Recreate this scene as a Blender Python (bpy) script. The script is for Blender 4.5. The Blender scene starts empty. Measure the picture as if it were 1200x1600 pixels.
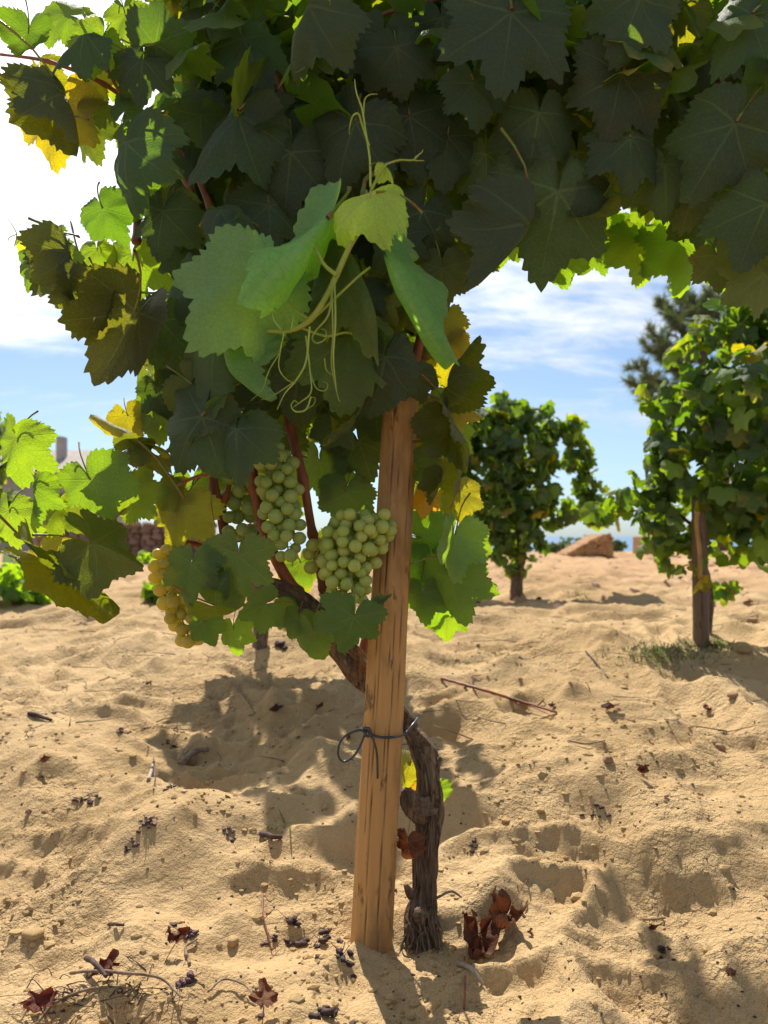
import bpy, math, random
import numpy as np
from mathutils import Vector, Matrix, Euler

R = math.radians
random.seed(7)
rng = np.random.default_rng(7)
S = bpy.context.scene
C = S.collection

# ------------------------------------------------------------------ camera, sky, sun, exposure
F = 1200.0            # focal length in photo pixels
CAMZ = 0.80
HOR = 838.0           # photo row of the sea horizon
cam_d = bpy.data.cameras.new('camera'); cam = bpy.data.objects.new('camera', cam_d); C.objects.link(cam)
cam.location = (0, 0, CAMZ); cam.rotation_euler = (R(90), 0, 0)
cam_d.sensor_fit = 'VERTICAL'; cam_d.sensor_height = 36; cam_d.lens = 36 * F / 1600
cam_d.shift_y = (HOR - 800) / 1600
cam_d.clip_start = 0.05; cam_d.clip_end = 40000
cam_d.dof.use_dof = True; cam_d.dof.focus_distance = 1.38; cam_d.dof.aperture_fstop = 4.6
S.camera = cam

SUN_EL, SUN_AZ = 52.0, -13.0      # azimuth from +Y, positive to the right
w = bpy.data.worlds.new('World'); S.world = w; w.use_nodes = True
S.view_settings.view_transform = 'Standard'; S.view_settings.look = 'None'
S.view_settings.gamma = 1; S.view_settings.use_curve_mapping = False
S.view_settings.exposure = 0.82
S.render.engine = 'CYCLES'
S.cycles.use_denoising = True
S.cycles.max_bounces = 8; S.cycles.diffuse_bounces = 4; S.cycles.transmission_bounces = 6
S.cycles.sample_clamp_indirect = 6


class NT:
    """small helper for writing node graphs"""
    def __init__(s, tree): s.t = tree; s.n = tree.nodes; s.l = tree.links
    def node(s, typ, **kw):
        n = s.n.new(typ)
        for k, v in kw.items(): setattr(n, k, v)
        return n
    def put(s, sock, v):
        if isinstance(v, bpy.types.NodeSocket): s.l.new(v, sock)
        elif v is not None:
            try: sock.default_value = v
            except Exception: sock.default_value = (v, v, v, 1) if len(sock.default_value) == 4 else (v, v, v)
    def m(s, op, a, b=None, c=None, clamp=False):
        n = s.node('ShaderNodeMath', operation=op, use_clamp=clamp)
        for i, v in enumerate((a, b, c)):
            if v is not None: s.put(n.inputs[i], v)
        return n.outputs[0]
    def mix(s, f, a, b, blend='MIX'):
        n = s.node('ShaderNodeMix', data_type='RGBA', blend_type=blend)
        s.put(n.inputs[0], f); s.put(n.inputs[6], a); s.put(n.inputs[7], b)
        return n.outputs[2]
    def noise(s, vec, scale, detail=3, rough=0.5, out=0, dist=0.0):
        n = s.node('ShaderNodeTexNoise')
        if vec is not None: s.put(n.inputs['Vector'], vec)
        s.put(n.inputs['Scale'], scale); n.inputs['Detail'].default_value = detail
        n.inputs['Roughness'].default_value = rough; n.inputs['Distortion'].default_value = dist
        return n.outputs[out]
    def ramp(s, f, lo, hi, a=0.0, b=1.0, smooth=True):
        n = s.node('ShaderNodeMapRange', interpolation_type='SMOOTHSTEP' if smooth else 'LINEAR')
        s.put(n.inputs[0], f); s.put(n.inputs[1], lo); s.put(n.inputs[2], hi); s.put(n.inputs[3], a); s.put(n.inputs[4], b)
        return n.outputs[0]
    def mapping(s, vec, scale=(1, 1, 1), loc=(0, 0, 0)):
        n = s.node('ShaderNodeMapping'); s.put(n.inputs[0], vec)
        n.inputs['Scale'].default_value = scale; n.inputs['Location'].default_value = loc
        return n.outputs[0]
    def bump(s, h, strength=0.5, dist=0.01, normal=None):
        n = s.node('ShaderNodeBump'); s.put(n.inputs['Height'], h)
        n.inputs['Strength'].default_value = strength; n.inputs['Distance'].default_value = dist
        if normal is not None: s.l.new(normal, n.inputs['Normal'])
        return n.outputs[0]


# world: Nishita sky with a procedural cloud sheet
g = NT(w.node_tree); g.n.clear()
sky = g.node('ShaderNodeTexSky', sky_type='NISHITA'); sky.sun_disc = False
sky.sun_elevation = R(SUN_EL); sky.sun_rotation = R(SUN_AZ); sky.air_density = 1.0; sky.dust_density = 0.6; sky.ozone_density = 1.4
tc = g.node('ShaderNodeTexCoord')
sx = g.node('ShaderNodeSeparateXYZ'); g.l.new(tc.outputs['Generated'], sx.inputs[0])
den = g.m('ADD', g.m('MAXIMUM', sx.outputs[2], 0.0), 0.22)
cx = g.node('ShaderNodeCombineXYZ')
g.put(cx.inputs[0], g.m('DIVIDE', sx.outputs[0], den)); g.put(cx.inputs[1], g.m('DIVIDE', sx.outputs[1], den))
n1 = g.noise(g.mapping(cx.outputs[0], (1.0, 1.7, 1), (3.3, 1.2, 0)), 1.7, 7, 0.58, dist=0.25)
n2 = g.noise(g.mapping(cx.outputs[0], (1.4, 3.0, 1), (0.4, 7.2, 0)), 3.0, 6, 0.62, dist=0.5)
nn = g.m('ADD', g.m('MULTIPLY', n1, 0.62), g.m('MULTIPLY', n2, 0.38))
# more cloud higher up and towards the side the sun stands on
high = g.m('MULTIPLY', g.ramp(sx.outputs[2], 0.17, 0.32), g.ramp(sx.outputs[2], 0.9, 0.55, 0.0, 1.0))
east = g.ramp(sx.outputs[0], -0.20, -0.50)
lift = g.m('ADD', g.m('MULTIPLY', high, 0.16), g.m('MULTIPLY', east, g.m('MULTIPLY', high, 0.20)))
cov = g.ramp(g.m('ADD', nn, lift), 0.495, 0.76)
low = g.ramp(sx.outputs[2], 0.0, 0.05)
cov = g.m('MULTIPLY', cov, low, clamp=True)
skyc = g.mix(1.0, sky.outputs[0], g.mix(g.ramp(sx.outputs[2], 0.0, 0.16), (0.72, 0.92, 1.25, 1), (0.93, 1.0, 1.08, 1)), 'MULTIPLY')
# bright cloud, brighter where it stands near the sun
sd = Vector((math.sin(R(SUN_AZ)) * math.cos(R(SUN_EL)), math.cos(R(SUN_AZ)) * math.cos(R(SUN_EL)), math.sin(R(SUN_EL))))
dp = g.node('ShaderNodeVectorMath', operation='DOT_PRODUCT'); g.l.new(tc.outputs['Generated'], dp.inputs[0]); dp.inputs[1].default_value = sd
cb = g.ramp(dp.outputs['Value'], 0.55, 0.97, 7.0, 13.0)
cn = g.node('ShaderNodeVectorMath', operation='SCALE'); cn.inputs[0].default_value = (1.0, 1.02, 1.06); g.put(cn.inputs['Scale'], cb)
mixed = g.mix(cov, skyc, cn.outputs[0])
bg = g.node('ShaderNodeBackground'); g.put(bg.inputs[0], mixed); bg.inputs[1].default_value = 0.067
wo = g.node('ShaderNodeOutputWorld'); g.l.new(bg.outputs[0], wo.inputs[0])

sun_d = bpy.data.lights.new('sun', 'SUN'); sun_d.energy = 4.6; sun_d.angle = R(0.53); sun_d.color = (1.0, 0.94, 0.84)
sun = bpy.data.objects.new('sun', sun_d); C.objects.link(sun)
sun.rotation_euler = (-sd).to_track_quat('-Z', 'Y').to_euler(); sun.location = (-2, 6, 8)


# ------------------------------------------------------------------ helpers
def at(px, py, Y):
    return Vector(((px - 600) * Y / F, Y, CAMZ + (HOR - py) * Y / F))

def tag(o, label=None, cat=None, group=None, kind=None):
    if label: o['label'] = label
    if cat: o['category'] = cat
    if group: o['group'] = group
    if kind: o['kind'] = kind
    return o

def empty(name, loc, label, cat, group=None):
    o = bpy.data.objects.new(name, None); C.objects.link(o); o.location = loc
    o.empty_display_size = 0.05
    return tag(o, label, cat, group)

def link(name, me, parent=None, M=None):
    """link a mesh object; M is its world matrix"""
    o = bpy.data.objects.new(name, me); C.objects.link(o)
    if parent is not None:
        o.parent = parent
        base = pworld(parent)
        o.matrix_local = base.inverted() @ (M if M is not None else Matrix())
    elif M is not None:
        o.matrix_world = M
    return o

_pw = {}
def pworld(o):
    M = Matrix.Translation(o.location) if o.type == 'EMPTY' or o.parent is None and o.name not in _pw else None
    if o.name in _pw: return _pw[o.name]
    return M if M is not None else o.matrix_world

def link_w(name, me, parent, M):
    o = link(name, me, parent, M); _pw[o.name] = M.copy(); return o

def mesh(name, V, Fc, mats=(), smooth=True, uv=None, midx=None):
    me = bpy.data.meshes.new(name)
    V = np.asarray(V, dtype=np.float32)
    if isinstance(Fc, np.ndarray):
        k = Fc.shape[1]; nf = len(Fc)
        me.vertices.add(len(V)); me.vertices.foreach_set('co', V.ravel())
        me.loops.add(nf * k); me.loops.foreach_set('vertex_index', Fc.ravel().astype(np.int32))
        me.polygons.add(nf)
        me.polygons.foreach_set('loop_start', np.arange(0, nf * k, k, dtype=np.int32))
        me.polygons.foreach_set('loop_total', np.full(nf, k, dtype=np.int32))
        me.update(calc_edges=True)
    else:
        me.from_pydata([tuple(v) for v in V], [], Fc)
    for m in mats: me.materials.append(m)
    if midx is not None: me.polygons.foreach_set('material_index', np.asarray(midx, dtype=np.int32))
    if uv is not None:
        ul = me.uv_layers.new(name='UVMap')
        li = np.empty(len(me.loops), dtype=np.int32); me.loops.foreach_get('vertex_index', li)
        ul.data.foreach_set('uv', np.asarray(uv, dtype=np.float32)[li].ravel())
    me.polygons.foreach_set('use_smooth', np.full(len(me.polygons), smooth))
    me.update()
    return me

def catmull(P, n):
    P = [np.asarray(p, float) for p in P]
    if len(P) == 2: return np.array([P[0] + (P[1] - P[0]) * t for t in np.linspace(0, 1, n)])
    Q = [2 * P[0] - P[1]] + P + [2 * P[-1] - P[-2]]
    out = []
    segs = len(P) - 1
    for t in np.linspace(0, segs, n):
        i = min(int(t), segs - 1); u = t - i
        p0, p1, p2, p3 = Q[i:i + 4]
        out.append(0.5 * ((2 * p1) + (-p0 + p2) * u + (2 * p0 - 5 * p1 + 4 * p2 - p3) * u * u + (-p0 + 3 * p1 - 3 * p2 + p3) * u ** 3))
    return np.array(out)

def tube(path, rad, n=24, sides=8, disp=None, cap=True):
    """path of points (with radii of the same length) -> verts, quad list"""
    pts = catmull([list(p) for p in path], n)
    rr = np.asarray(rad, float) if np.ndim(rad) else np.array([rad, rad])
    rs = np.interp(np.linspace(0, 1, n), np.linspace(0, 1, len(rr)), rr)
    T = np.gradient(pts, axis=0); T /= np.linalg.norm(T, axis=1)[:, None] + 1e-12
    up = np.array([0, -1, 0.]) if abs(T[0][1]) < 0.9 else np.array([1., 0, 0])
    V = []; length = 0
    for i in range(n):
        up = up - T[i] * up.dot(T[i]); up /= np.linalg.norm(up) + 1e-12
        sd_ = np.cross(T[i], up)
        a = np.arange(sides) / sides * 2 * math.pi
        r = np.full(sides, rs[i])
        if i: length += np.linalg.norm(pts[i] - pts[i - 1])
        if disp is not None: r = r * disp(a, length, i / (n - 1))
        V.append(pts[i] + np.outer(np.cos(a) * r, up) + np.outer(np.sin(a) * r, sd_))
    V = np.concatenate(V)
    Fq = []
    for i in range(n - 1):
        for j in range(sides):
            k = (j + 1) % sides
            Fq.append((i * sides + j, i * sides + k, (i + 1) * sides + k, (i + 1) * sides + j))
    if cap:
        V = np.concatenate([V, pts[:1], pts[-1:]]); a0 = n * sides
        for j in range(sides):
            k = (j + 1) % sides
            Fq.append((a0, k, j)); Fq.append((a0 + 1, (n - 1) * sides + j, (n - 1) * sides + k))
    return V, Fq

class Bag:
    """collects geometry for one mesh"""
    def __init__(s): s.V = []; s.F = []; s.n = 0; s.mi = []
    def add(s, V, Fc, mi=0):
        s.V.append(np.asarray(V, float)); s.F += [tuple(int(i) + s.n for i in f) for f in Fc]; s.n += len(V); s.mi += [mi] * len(Fc)
    def mesh(s, name, mats, smooth=True):
        return mesh(name, np.concatenate(s.V), s.F, mats, smooth, midx=s.mi)

# vectorised value noise
def _hash(ix, iy, seed):
    h = (ix.astype(np.int64) * 374761393 + iy.astype(np.int64) * 668265263 + seed * 1274126177) & 0x7fffffff
    h = ((h ^ (h >> 13)) * 1274126177) & 0x7fffffff
    h = h ^ (h >> 16)
    return (h & 0xffff) / 65535.0
def vnoise(x, y, seed=0):
    ix = np.floor(x); iy = np.floor(y); fx = x - ix; fy = y - iy
    fx = fx * fx * fx * (fx * (fx * 6 - 15) + 10); fy = fy * fy * fy * (fy * (fy * 6 - 15) + 10)
    a = _hash(ix, iy, seed); b = _hash(ix + 1, iy, seed); c = _hash(ix, iy + 1, seed); d = _hash(ix + 1, iy + 1, seed)
    return (a + (b - a) * fx) * (1 - fy) + (c + (d - c) * fx) * fy
def fbm(x, y, oct=4, seed=0, g=0.5):
    s = 0; a = 1; t = 0
    for i in range(oct):
        s = s + a * (vnoise(x * 2 ** i + 17.3 * i, y * 2 ** i - 9.1 * i, seed + i) - 0.5); t += a; a *= g
    return s / t * 2

# ------------------------------------------------------------------ materials
def newmat(name):
    m = bpy.data.materials.new(name); m.use_nodes = True
    t = NT(m.node_tree); b = t.n['Principled BSDF']
    return m, t, b

def leaf_material(name, dry=False):
    m, t, b = newmat(name)
    out = t.n['Material Output']
    uv = t.node('ShaderNodeUVMap'); se = t.node('ShaderNodeSeparateXYZ'); t.l.new(uv.outputs[0], se.inputs[0])
    u = t.m('ABSOLUTE', se.outputs[0]); v = se.outputs[1]
    perps, ss, masks = [], [], []
    for th in (0.0, 50.0, 108.0):
        s_, c_ = math.sin(R(th)), math.cos(R(th))
        a = t.m('ADD', t.m('MULTIPLY', u, s_), t.m('MULTIPLY', v, c_))
        p = t.m('ABSOLUTE', t.m('SUBTRACT', t.m('MULTIPLY', u, c_), t.m('MULTIPLY', v, s_)))
        neg = t.m('LESS_THAN', a, 0.0)
        p2 = t.m('ADD', p, t.m('MULTIPLY', neg, 9.0))
        wd = t.m('MULTIPLY', t.m('SUBTRACT', 1.15, t.m('MINIMUM', a, 1.0)), 0.021)
        masks.append(t.m('SUBTRACT', 1.0, t.m('DIVIDE', p2, wd), clamp=True))
        perps.append(p2); ss.append(t.m('SUBTRACT', a, t.m('MULTIPLY', p, 0.95)))
    c01 = t.m('LESS_THAN', perps[0], perps[1])
    def pick(c, x, y): return t.m('ADD', t.m('MULTIPLY', c, x), t.m('MULTIPLY', t.m('SUBTRACT', 1.0, c), y))
    p01 = pick(c01, perps[0], perps[1]); s01 = pick(c01, ss[0], ss[1])
    c2 = t.m('LESS_THAN', perps[2], p01)
    smin = pick(c2, ss[2], s01)
    tri = t.m('ABSOLUTE', t.m('SUBTRACT', t.m('FRACT', t.m('MULTIPLY', smin, 6.5)), 0.5))   # 0.5 on a vein line
    sec = t.ramp(tri, 0.44, 0.5, 0.0, 0.6)
    main = t.m('MAXIMUM', t.m('MAXIMUM', masks[0], masks[1]), masks[2])
    main = t.m('POWER', main, 0.6)
    vein = t.m('MAXIMUM', main, sec)
    oi = t.node('ShaderNodeObjectInfo'); ge = t.node('ShaderNodeNewGeometry')
    rnd = t.m('FRACT', t.m('ADD', t.m('MULTIPLY', oi.outputs['Random'], 7.31), ge.outputs['Random Per Island']))
    rnd2 = t.m('FRACT', t.m('MULTIPLY', rnd, 13.7))
    ofs = t.node('ShaderNodeCombineXYZ'); t.put(ofs.inputs[0], t.m('MULTIPLY', rnd, 40.0)); t.put(ofs.inputs[1], t.m('MULTIPLY', rnd2, 40.0))
    va = t.node('ShaderNodeVectorMath', operation='ADD'); t.l.new(uv.outputs[0], va.inputs[0]); t.l.new(ofs.outputs[0], va.inputs[1])
    blot = t.noise(va.outputs[0], 2.2, 4, 0.6); fine = t.noise(va.outputs[0], 26, 3, 0.6)
    vo = t.node('ShaderNodeTexVoronoi', feature='DISTANCE_TO_EDGE'); t.l.new(va.outputs[0], vo.inputs['Vector']); vo.inputs['Scale'].default_value = 17
    cell = t.ramp(vo.outputs['Distance'], 0.0, 0.12)
    if not dry:
        base = t.mix(t.ramp(rnd, 0, 1), (0.030, 0.080, 0.022, 1), (0.060, 0.115, 0.018, 1))
        age = t.ramp(rnd2, 0.62, 1.0)                       # a share of the leaves is turning
        rad = t.m('ADD', t.m('MULTIPLY', u, u), t.m('MULTIPLY', v, v))
        yel = t.ramp(t.m('ADD', t.m('MULTIPLY', blot, 1.0), t.m('MULTIPLY', rad, 0.18)), 0.45, 0.80)
        base = t.mix(t.m('MULTIPLY', yel, age), base, (0.21, 0.19, 0.028, 1))
        spot = t.m('MULTIPLY', t.ramp(t.noise(va.outputs[0], 3.4, 3, 0.5), 0.70, 0.76), t.ramp(rnd2, 0.5, 0.6))
        base = t.mix(spot, base, (0.13, 0.05, 0.02, 1))
        tint = t.m('SUBTRACT', 1.0, oi.outputs['Alpha'])
        base = t.mix(tint, base, oi.outputs['Color'])
        base = t.mix(t.ramp(blot, 0.3, 0.7, 0.0, 0.35), base, t.mix(1.0, base, (0.6, 0.72, 0.7, 1), 'MULTIPLY'))
        base = t.mix(t.m('MULTIPLY', t.ramp(fine, 0.45, 0.7), 0.12), base, (0.09, 0.14, 0.06, 1))
        gm = t.node('ShaderNodeGamma'); t.put(gm.inputs[0], base); gm.inputs[1].default_value = 0.85
        trans = t.mix(1.0, gm.outputs[0], (4.3, 3.6, 0.35, 1), 'MULTIPLY')
        trans = t.mix(t.m('MULTIPLY', t.m('SUBTRACT', 1.0, cell), 0.16), trans, (0.13, 0.24, 0.01, 1))
        trans = t.mix(t.m('MULTIPLY', vein, 0.40), trans, (0.30, 0.40, 0.04, 1))
        # paler, matt, downy underside
        under = t.mix(0.38, base, (0.105, 0.135, 0.085, 1))
        col = t.mix(ge.outputs['Backfacing'], base, under)
        col = t.mix(t.m('MULTIPLY', vein, 0.85), col, t.mix(0.10, t.mix(1.0, col, (1.75, 1.7, 1.5, 1), 'MULTIPLY'), (0.30, 0.36, 0.12, 1)))
        rough = t.m('ADD', t.m('MULTIPLY', ge.outputs['Backfacing'], 0.25), t.m('ADD', 0.34, t.m('MULTIPLY', fine, 0.16)))
        share = 0.46
    else:
        base = t.mix(t.ramp(blot, 0.3, 0.7), (0.085, 0.022, 0.014, 1), (0.17, 0.075, 0.032, 1))
        base = t.mix(t.m('SUBTRACT', 1.0, oi.outputs['Alpha']), base, oi.outputs['Color'])
        base = t.mix(t.m('MULTIPLY', fine, 0.35), base, (0.05, 0.02, 0.015, 1))
        col = t.mix(t.m('MULTIPLY', vein, 0.5), base, (0.25, 0.14, 0.07, 1))
        trans = t.mix(1.0, base, (1.5, 0.9, 0.6, 1), 'MULTIPLY')
        rough = 0.6; share = 0.28
    t.put(b.inputs['Base Color'], col); t.put(b.inputs['Roughness'], rough)
    b.inputs['Specular IOR Level'].default_value = 0.5 if not dry else 0.25
    hgt = t.m('ADD', t.m('MULTIPLY', vein, -0.55), t.m('ADD', t.m('MULTIPLY', cell, 0.28), t.m('MULTIPLY', fine, 0.25)))
    nrm = t.bump(hgt, 0.8, 0.0020); t.l.new(nrm, b.inputs['Normal'])
    tr = t.node('ShaderNodeBsdfTranslucent'); t.put(tr.inputs[0], trans); t.l.new(nrm, tr.inputs['Normal'])
    mx = t.node('ShaderNodeMixShader'); mx.inputs[0].default_value = share
    t.l.new(b.outputs[0], mx.inputs[1]); t.l.new(tr.outputs[0], mx.inputs[2]); t.l.new(mx.outputs[0], out.inputs[0])
    return m

def simple(name, c1, c2, scale=20, rough=0.7, bump=0.4, bdist=0.004, stretch=(1, 1, 1), spec=0.3, trans=0.0, coord='Object', lo=0.35, hi=0.65):
    m, t, b = newmat(name)
    tcx = t.node('ShaderNodeTexCoord'); vec = t.mapping(tcx.outputs[coord], stretch)
    n = t.noise(vec, scale, 5, 0.6)
    oi = t.node('ShaderNodeObjectInfo')
    col = t.mix(t.ramp(n, lo, hi), c1 + (1,), c2 + (1,))
    k = t.ramp(oi.outputs['Random'], 0, 1, 0.8, 1.2, False)
    sc_ = t.node('ShaderNodeVectorMath', operation='SCALE'); t.put(sc_.inputs[0], col); t.put(sc_.inputs['Scale'], k)
    t.put(b.inputs['Base Color'], sc_.outputs[0]); b.inputs['Roughness'].default_value = rough
    b.inputs['Specular IOR Level'].default_value = spec
    nrm = t.bump(n, bump, bdist); t.l.new(nrm, b.inputs['Normal'])
    if trans:
        tr = t.node('ShaderNodeBsdfTranslucent'); t.put(tr.inputs[0], t.mix(1.0, sc_.outputs[0], (1.6, 1.6, 0.6, 1), 'MULTIPLY'))
        mx = t.node('ShaderNodeMixShader'); mx.inputs[0].default_value = trans
        t.l.new(b.outputs[0], mx.inputs[1]); t.l.new(tr.outputs[0], mx.inputs[2]); t.l.new(mx.outputs[0], t.n['Material Output'].inputs[0])
    return m

M_leaf = leaf_material('vine_leaf_blade')
M_dry = leaf_material('dry_leaf_blade', dry=True)
M_stalk = simple('leaf_stalk_red_green', (0.16, 0.20, 0.04), (0.25, 0.07, 0.03), 14, 0.5, 0.2, 0.001, lo=0.45, hi=0.6)
M_shoot = simple('young_shoot_green', (0.30, 0.40, 0.06), (0.42, 0.46, 0.10), 30, 0.42, 0.2, 0.0006, spec=0.5, trans=0.35)
M_cane = simple('cane_red_brown', (0.27, 0.078, 0.030), (0.13, 0.042, 0.020), 45, 0.55, 0.6, 0.0015, (1, 1, 0.12), 0.35)
M_dtwig = simple('dead_twig', (0.14, 0.085, 0.05), (0.26, 0.19, 0.13), 60, 0.8, 0.5, 0.001)
M_dark = simple('dark_dry_bits', (0.030, 0.018, 0.018), (0.075, 0.04, 0.032), 60, 0.75, 0.6, 0.002)
M_raisin = simple('shrivelled_grape', (0.045, 0.018, 0.026), (0.10, 0.045, 0.05), 120, 0.6, 0.8, 0.002)
M_clod = simple('sand_clod', (0.50, 0.35, 0.175), (0.40, 0.27, 0.13), 40, 0.95, 0.7, 0.004, spec=0.1)
M_pebble = simple('pebble_stone', (0.34, 0.21, 0.11), (0.22, 0.13, 0.08), 30, 0.8, 0.4, 0.003)
M_tie = simple('black_tie', (0.012, 0.014, 0.02), (0.03, 0.034, 0.045), 40, 0.35, 0.2, 0.0005, spec=0.6)
M_pale = simple('bleached_stick', (0.42, 0.36, 0.28), (0.28, 0.23, 0.18), 50, 0.8, 0.4, 0.001, (1, 1, 0.2))

def sand_material():
    m, t, b = newmat('sand')
    ge = t.node('ShaderNodeNewGeometry'); P = ge.outputs['Position']
    big = t.noise(P, 0.9, 4, 0.6); mid = t.noise(P, 9, 5, 0.65); grain = t.noise(P, 420, 2, 0.7); fine = t.noise(P, 75, 4, 0.7)
    col = t.mix(t.ramp(big, 0.35, 0.65), (0.41, 0.275, 0.132, 1), (0.52, 0.365, 0.192, 1))
    col = t.mix(t.ramp(mid, 0.45, 0.75, 0, 0.5), col, (0.39, 0.255, 0.125, 1))
    col = t.mix(t.ramp(grain, 0.5, 0.72, 0, 0.45), col, (0.30, 0.18, 0.09, 1))
    col = t.mix(t.ramp(t.noise(P, 800, 1), 0.66, 0.75, 0, 0.55), col, (0.75, 0.66, 0.52, 1))
    # distant ground is redder, littered with plant scraps
    se = t.node('ShaderNodeSeparateXYZ'); t.l.new(P, se.inputs[0])
    far = t.ramp(se.outputs[1], 3.5, 9.0)
    col = t.mix(t.m('MULTIPLY', far, 0.55), col, (0.45, 0.27, 0.15, 1))
    sc1 = t.noise(t.mapping(P, (1, 0.5, 1)), 5, 6, 0.75)
    col = t.mix(t.m('MULTIPLY', t.ramp(sc1, 0.55, 0.66), t.m('MULTIPLY', far, 0.8)), col, (0.17, 0.09, 0.055, 1))
    bits = t.noise(P, 34, 5, 0.8)
    col = t.mix(t.m('MULTIPLY', t.ramp(bits, 0.69, 0.73), 0.75), col, (0.13, 0.07, 0.04, 1))
    t.put(b.inputs['Base Color'], col); b.inputs['Roughness'].default_value = 0.95; b.inputs['Specular IOR Level'].default_value = 0.12
    crumb = t.node('ShaderNodeTexVoronoi'); t.put(crumb.inputs['Vector'], t.mix(0.06, P, t.noise(P, 22, 4, 0.7, out=1))); crumb.inputs['Scale'].default_value = 60; crumb.inputs['Randomness'].default_value = 1
    cmask = t.ramp(t.noise(P, 2.3, 3, 0.6), 0.46, 0.60)
    h = t.m('ADD', t.m('MULTIPLY', fine, 0.8), t.m('MULTIPLY', t.m('MULTIPLY', crumb.outputs['Distance'], cmask), -0.7))
    n1 = t.bump(h, 0.9, 0.016)
    n2 = t.bump(grain, 0.5, 0.0016, n1)
    t.l.new(n2, b.inputs['Normal'])
    return m
M_sand = sand_material()

def wood_material(name, c_light, c_dark, c_crack):
    m, t, b = newmat(name)
    tcx = t.node('ShaderNodeTexCoord'); P = tcx.outputs['Object']
    gr = t.noise(t.mapping(P, (60, 60, 2.2)), 1.0, 5, 0.6, dist=0.4)
    bl = t.noise(t.mapping(P, (9, 9, 3.0)), 1.0, 5, 0.65)
    sp = t.noise(t.mapping(P, (26, 26, 9), (3, 1, 4)), 1.0, 4, 0.7)
    col = t.mix(t.ramp(gr, 0.3, 0.7), c_light + (1,), tuple(x * 0.88 for x in c_light) + (1,))
    col = t.mix(t.ramp(bl, 0.48, 0.66, 0, 0.75), col, c_dark + (1,))
    col = t.mix(t.ramp(sp, 0.58, 0.66, 0, 0.85), col, tuple(x * 0.6 for x in c_dark) + (1,))
    at_ = t.node('ShaderNodeAttribute', attribute_name='crack')
    col = t.mix(at_.outputs['Fac'], col, c_crack + (1,))
    t.put(b.inputs['Base Color'], col); b.inputs['Roughness'].default_value = 0.62; b.inputs['Specular IOR Level'].default_value = 0.3
    t.l.new(t.bump(t.m('ADD', gr, t.m('MULTIPLY', sp, -0.6)), 0.45, 0.0022), b.inputs['Normal'])
    return m
M_wood = wood_material('stake_wood', (0.46, 0.245, 0.085), (0.20, 0.095, 0.038), (0.035, 0.018, 0.01))
M_wood2 = wood_material('weathered_stake_wood', (0.15, 0.095, 0.062), (0.08, 0.05, 0.036), (0.02, 0.015, 0.01))
M_bamboo = simple('bamboo_cane', (0.42, 0.24, 0.07), (0.30, 0.15, 0.05), 20, 0.5, 0.2, 0.001)

def bark_material():
    m, t, b = newmat('vine_bark')
    tcx = t.node('ShaderNodeTexCoord'); P = tcx.outputs['Object']
    st = t.noise(t.mapping(P, (120, 120, 7)), 1.0, 6, 0.7, dist=0.6)
    bl = t.noise(P, 14, 4, 0.6)
    col = t.mix(t.ramp(st, 0.32, 0.62), (0.040, 0.028, 0.020, 1), (0.22, 0.145, 0.09, 1))
    col = t.mix(t.ramp(bl, 0.45, 0.65, 0, 0.6), col, (0.13, 0.07, 0.045, 1))
    col = t.mix(t.ramp(t.noise(P, 22, 3, 0.6), 0.56, 0.70, 0, 0.45), col, (0.13, 0.14, 0.095, 1))
    col = t.mix(t.ramp(st, 0.60, 0.75, 0, 0.7), col, (0.40, 0.34, 0.27, 1))
    t.put(b.inputs['Base Color'], col); b.inputs['Roughness'].default_value = 0.85; b.inputs['Specular IOR Level'].default_value = 0.2
    t.l.new(t.bump(st, 0.9, 0.006), b.inputs['Normal'])
    return m
M_bark = bark_material()

def grape_material():
    m, t, b = newmat('green_grape_skin')
    tcx = t.node('ShaderNodeTexCoord'); oi = t.node('ShaderNodeObjectInfo')
    n = t.noise(tcx.outputs['Object'], 90, 4, 0.65)
    col = t.mix(t.ramp(oi.outputs['Random'], 0, 1), (0.33, 0.42, 0.09, 1), (0.46, 0.49, 0.13, 1))
    col = t.mix(t.m('SUBTRACT', 1.0, oi.outputs['Alpha']), col, oi.outputs['Color'])
    col = t.mix(t.ramp(n, 0.40, 0.75, 0, 0.38), col, (0.42, 0.50, 0.36, 1))
    col = t.mix(t.ramp(t.noise(tcx.outputs['Object'], 260, 2), 0.70, 0.76, 0, 0.6), col, (0.14, 0.09, 0.03, 1))
    t.put(b.inputs['Base Color'], col)
    t.put(b.inputs['Roughness'], t.ramp(n, 0.3, 0.7, 0.30, 0.52)); b.inputs['Specular IOR Level'].default_value = 0.45
    tr = t.node('ShaderNodeBsdfTranslucent'); t.put(tr.inputs[0], t.mix(1.0, col, (1.9, 1.7, 0.5, 1), 'MULTIPLY'))
    mx = t.node('ShaderNodeMixShader'); mx.inputs[0].default_value = 0.42
    t.l.new(b.outputs[0], mx.inputs[1]); t.l.new(tr.outputs[0], mx.inputs[2]); t.l.new(mx.outputs[0], t.n['Material Output'].inputs[0])
    return m
M_grape = grape_material()
M_stone = simple('wall_stone', (0.34, 0.22, 0.16), (0.20, 0.12, 0.09), 9, 0.9, 0.8, 0.02)
M_bank = simple('golden_stone', (0.40, 0.23, 0.10), (0.25, 0.13, 0.06), 16, 0.9, 0.9, 0.03)
M_plaster = simple('grey_plaster', (0.34, 0.32, 0.31), (0.27, 0.26, 0.26), 3, 0.9, 0.3, 0.01)
M_roof = simple('grey_roof', (0.20, 0.17, 0.16), (0.27, 0.23, 0.21), 5, 0.8, 0.5, 0.02)
M_guard = simple('green_tree_guard', (0.30, 0.42, 0.33), (0.38, 0.50, 0.42), 6, 0.5, 0.1, 0.002, trans=0.35)
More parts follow.
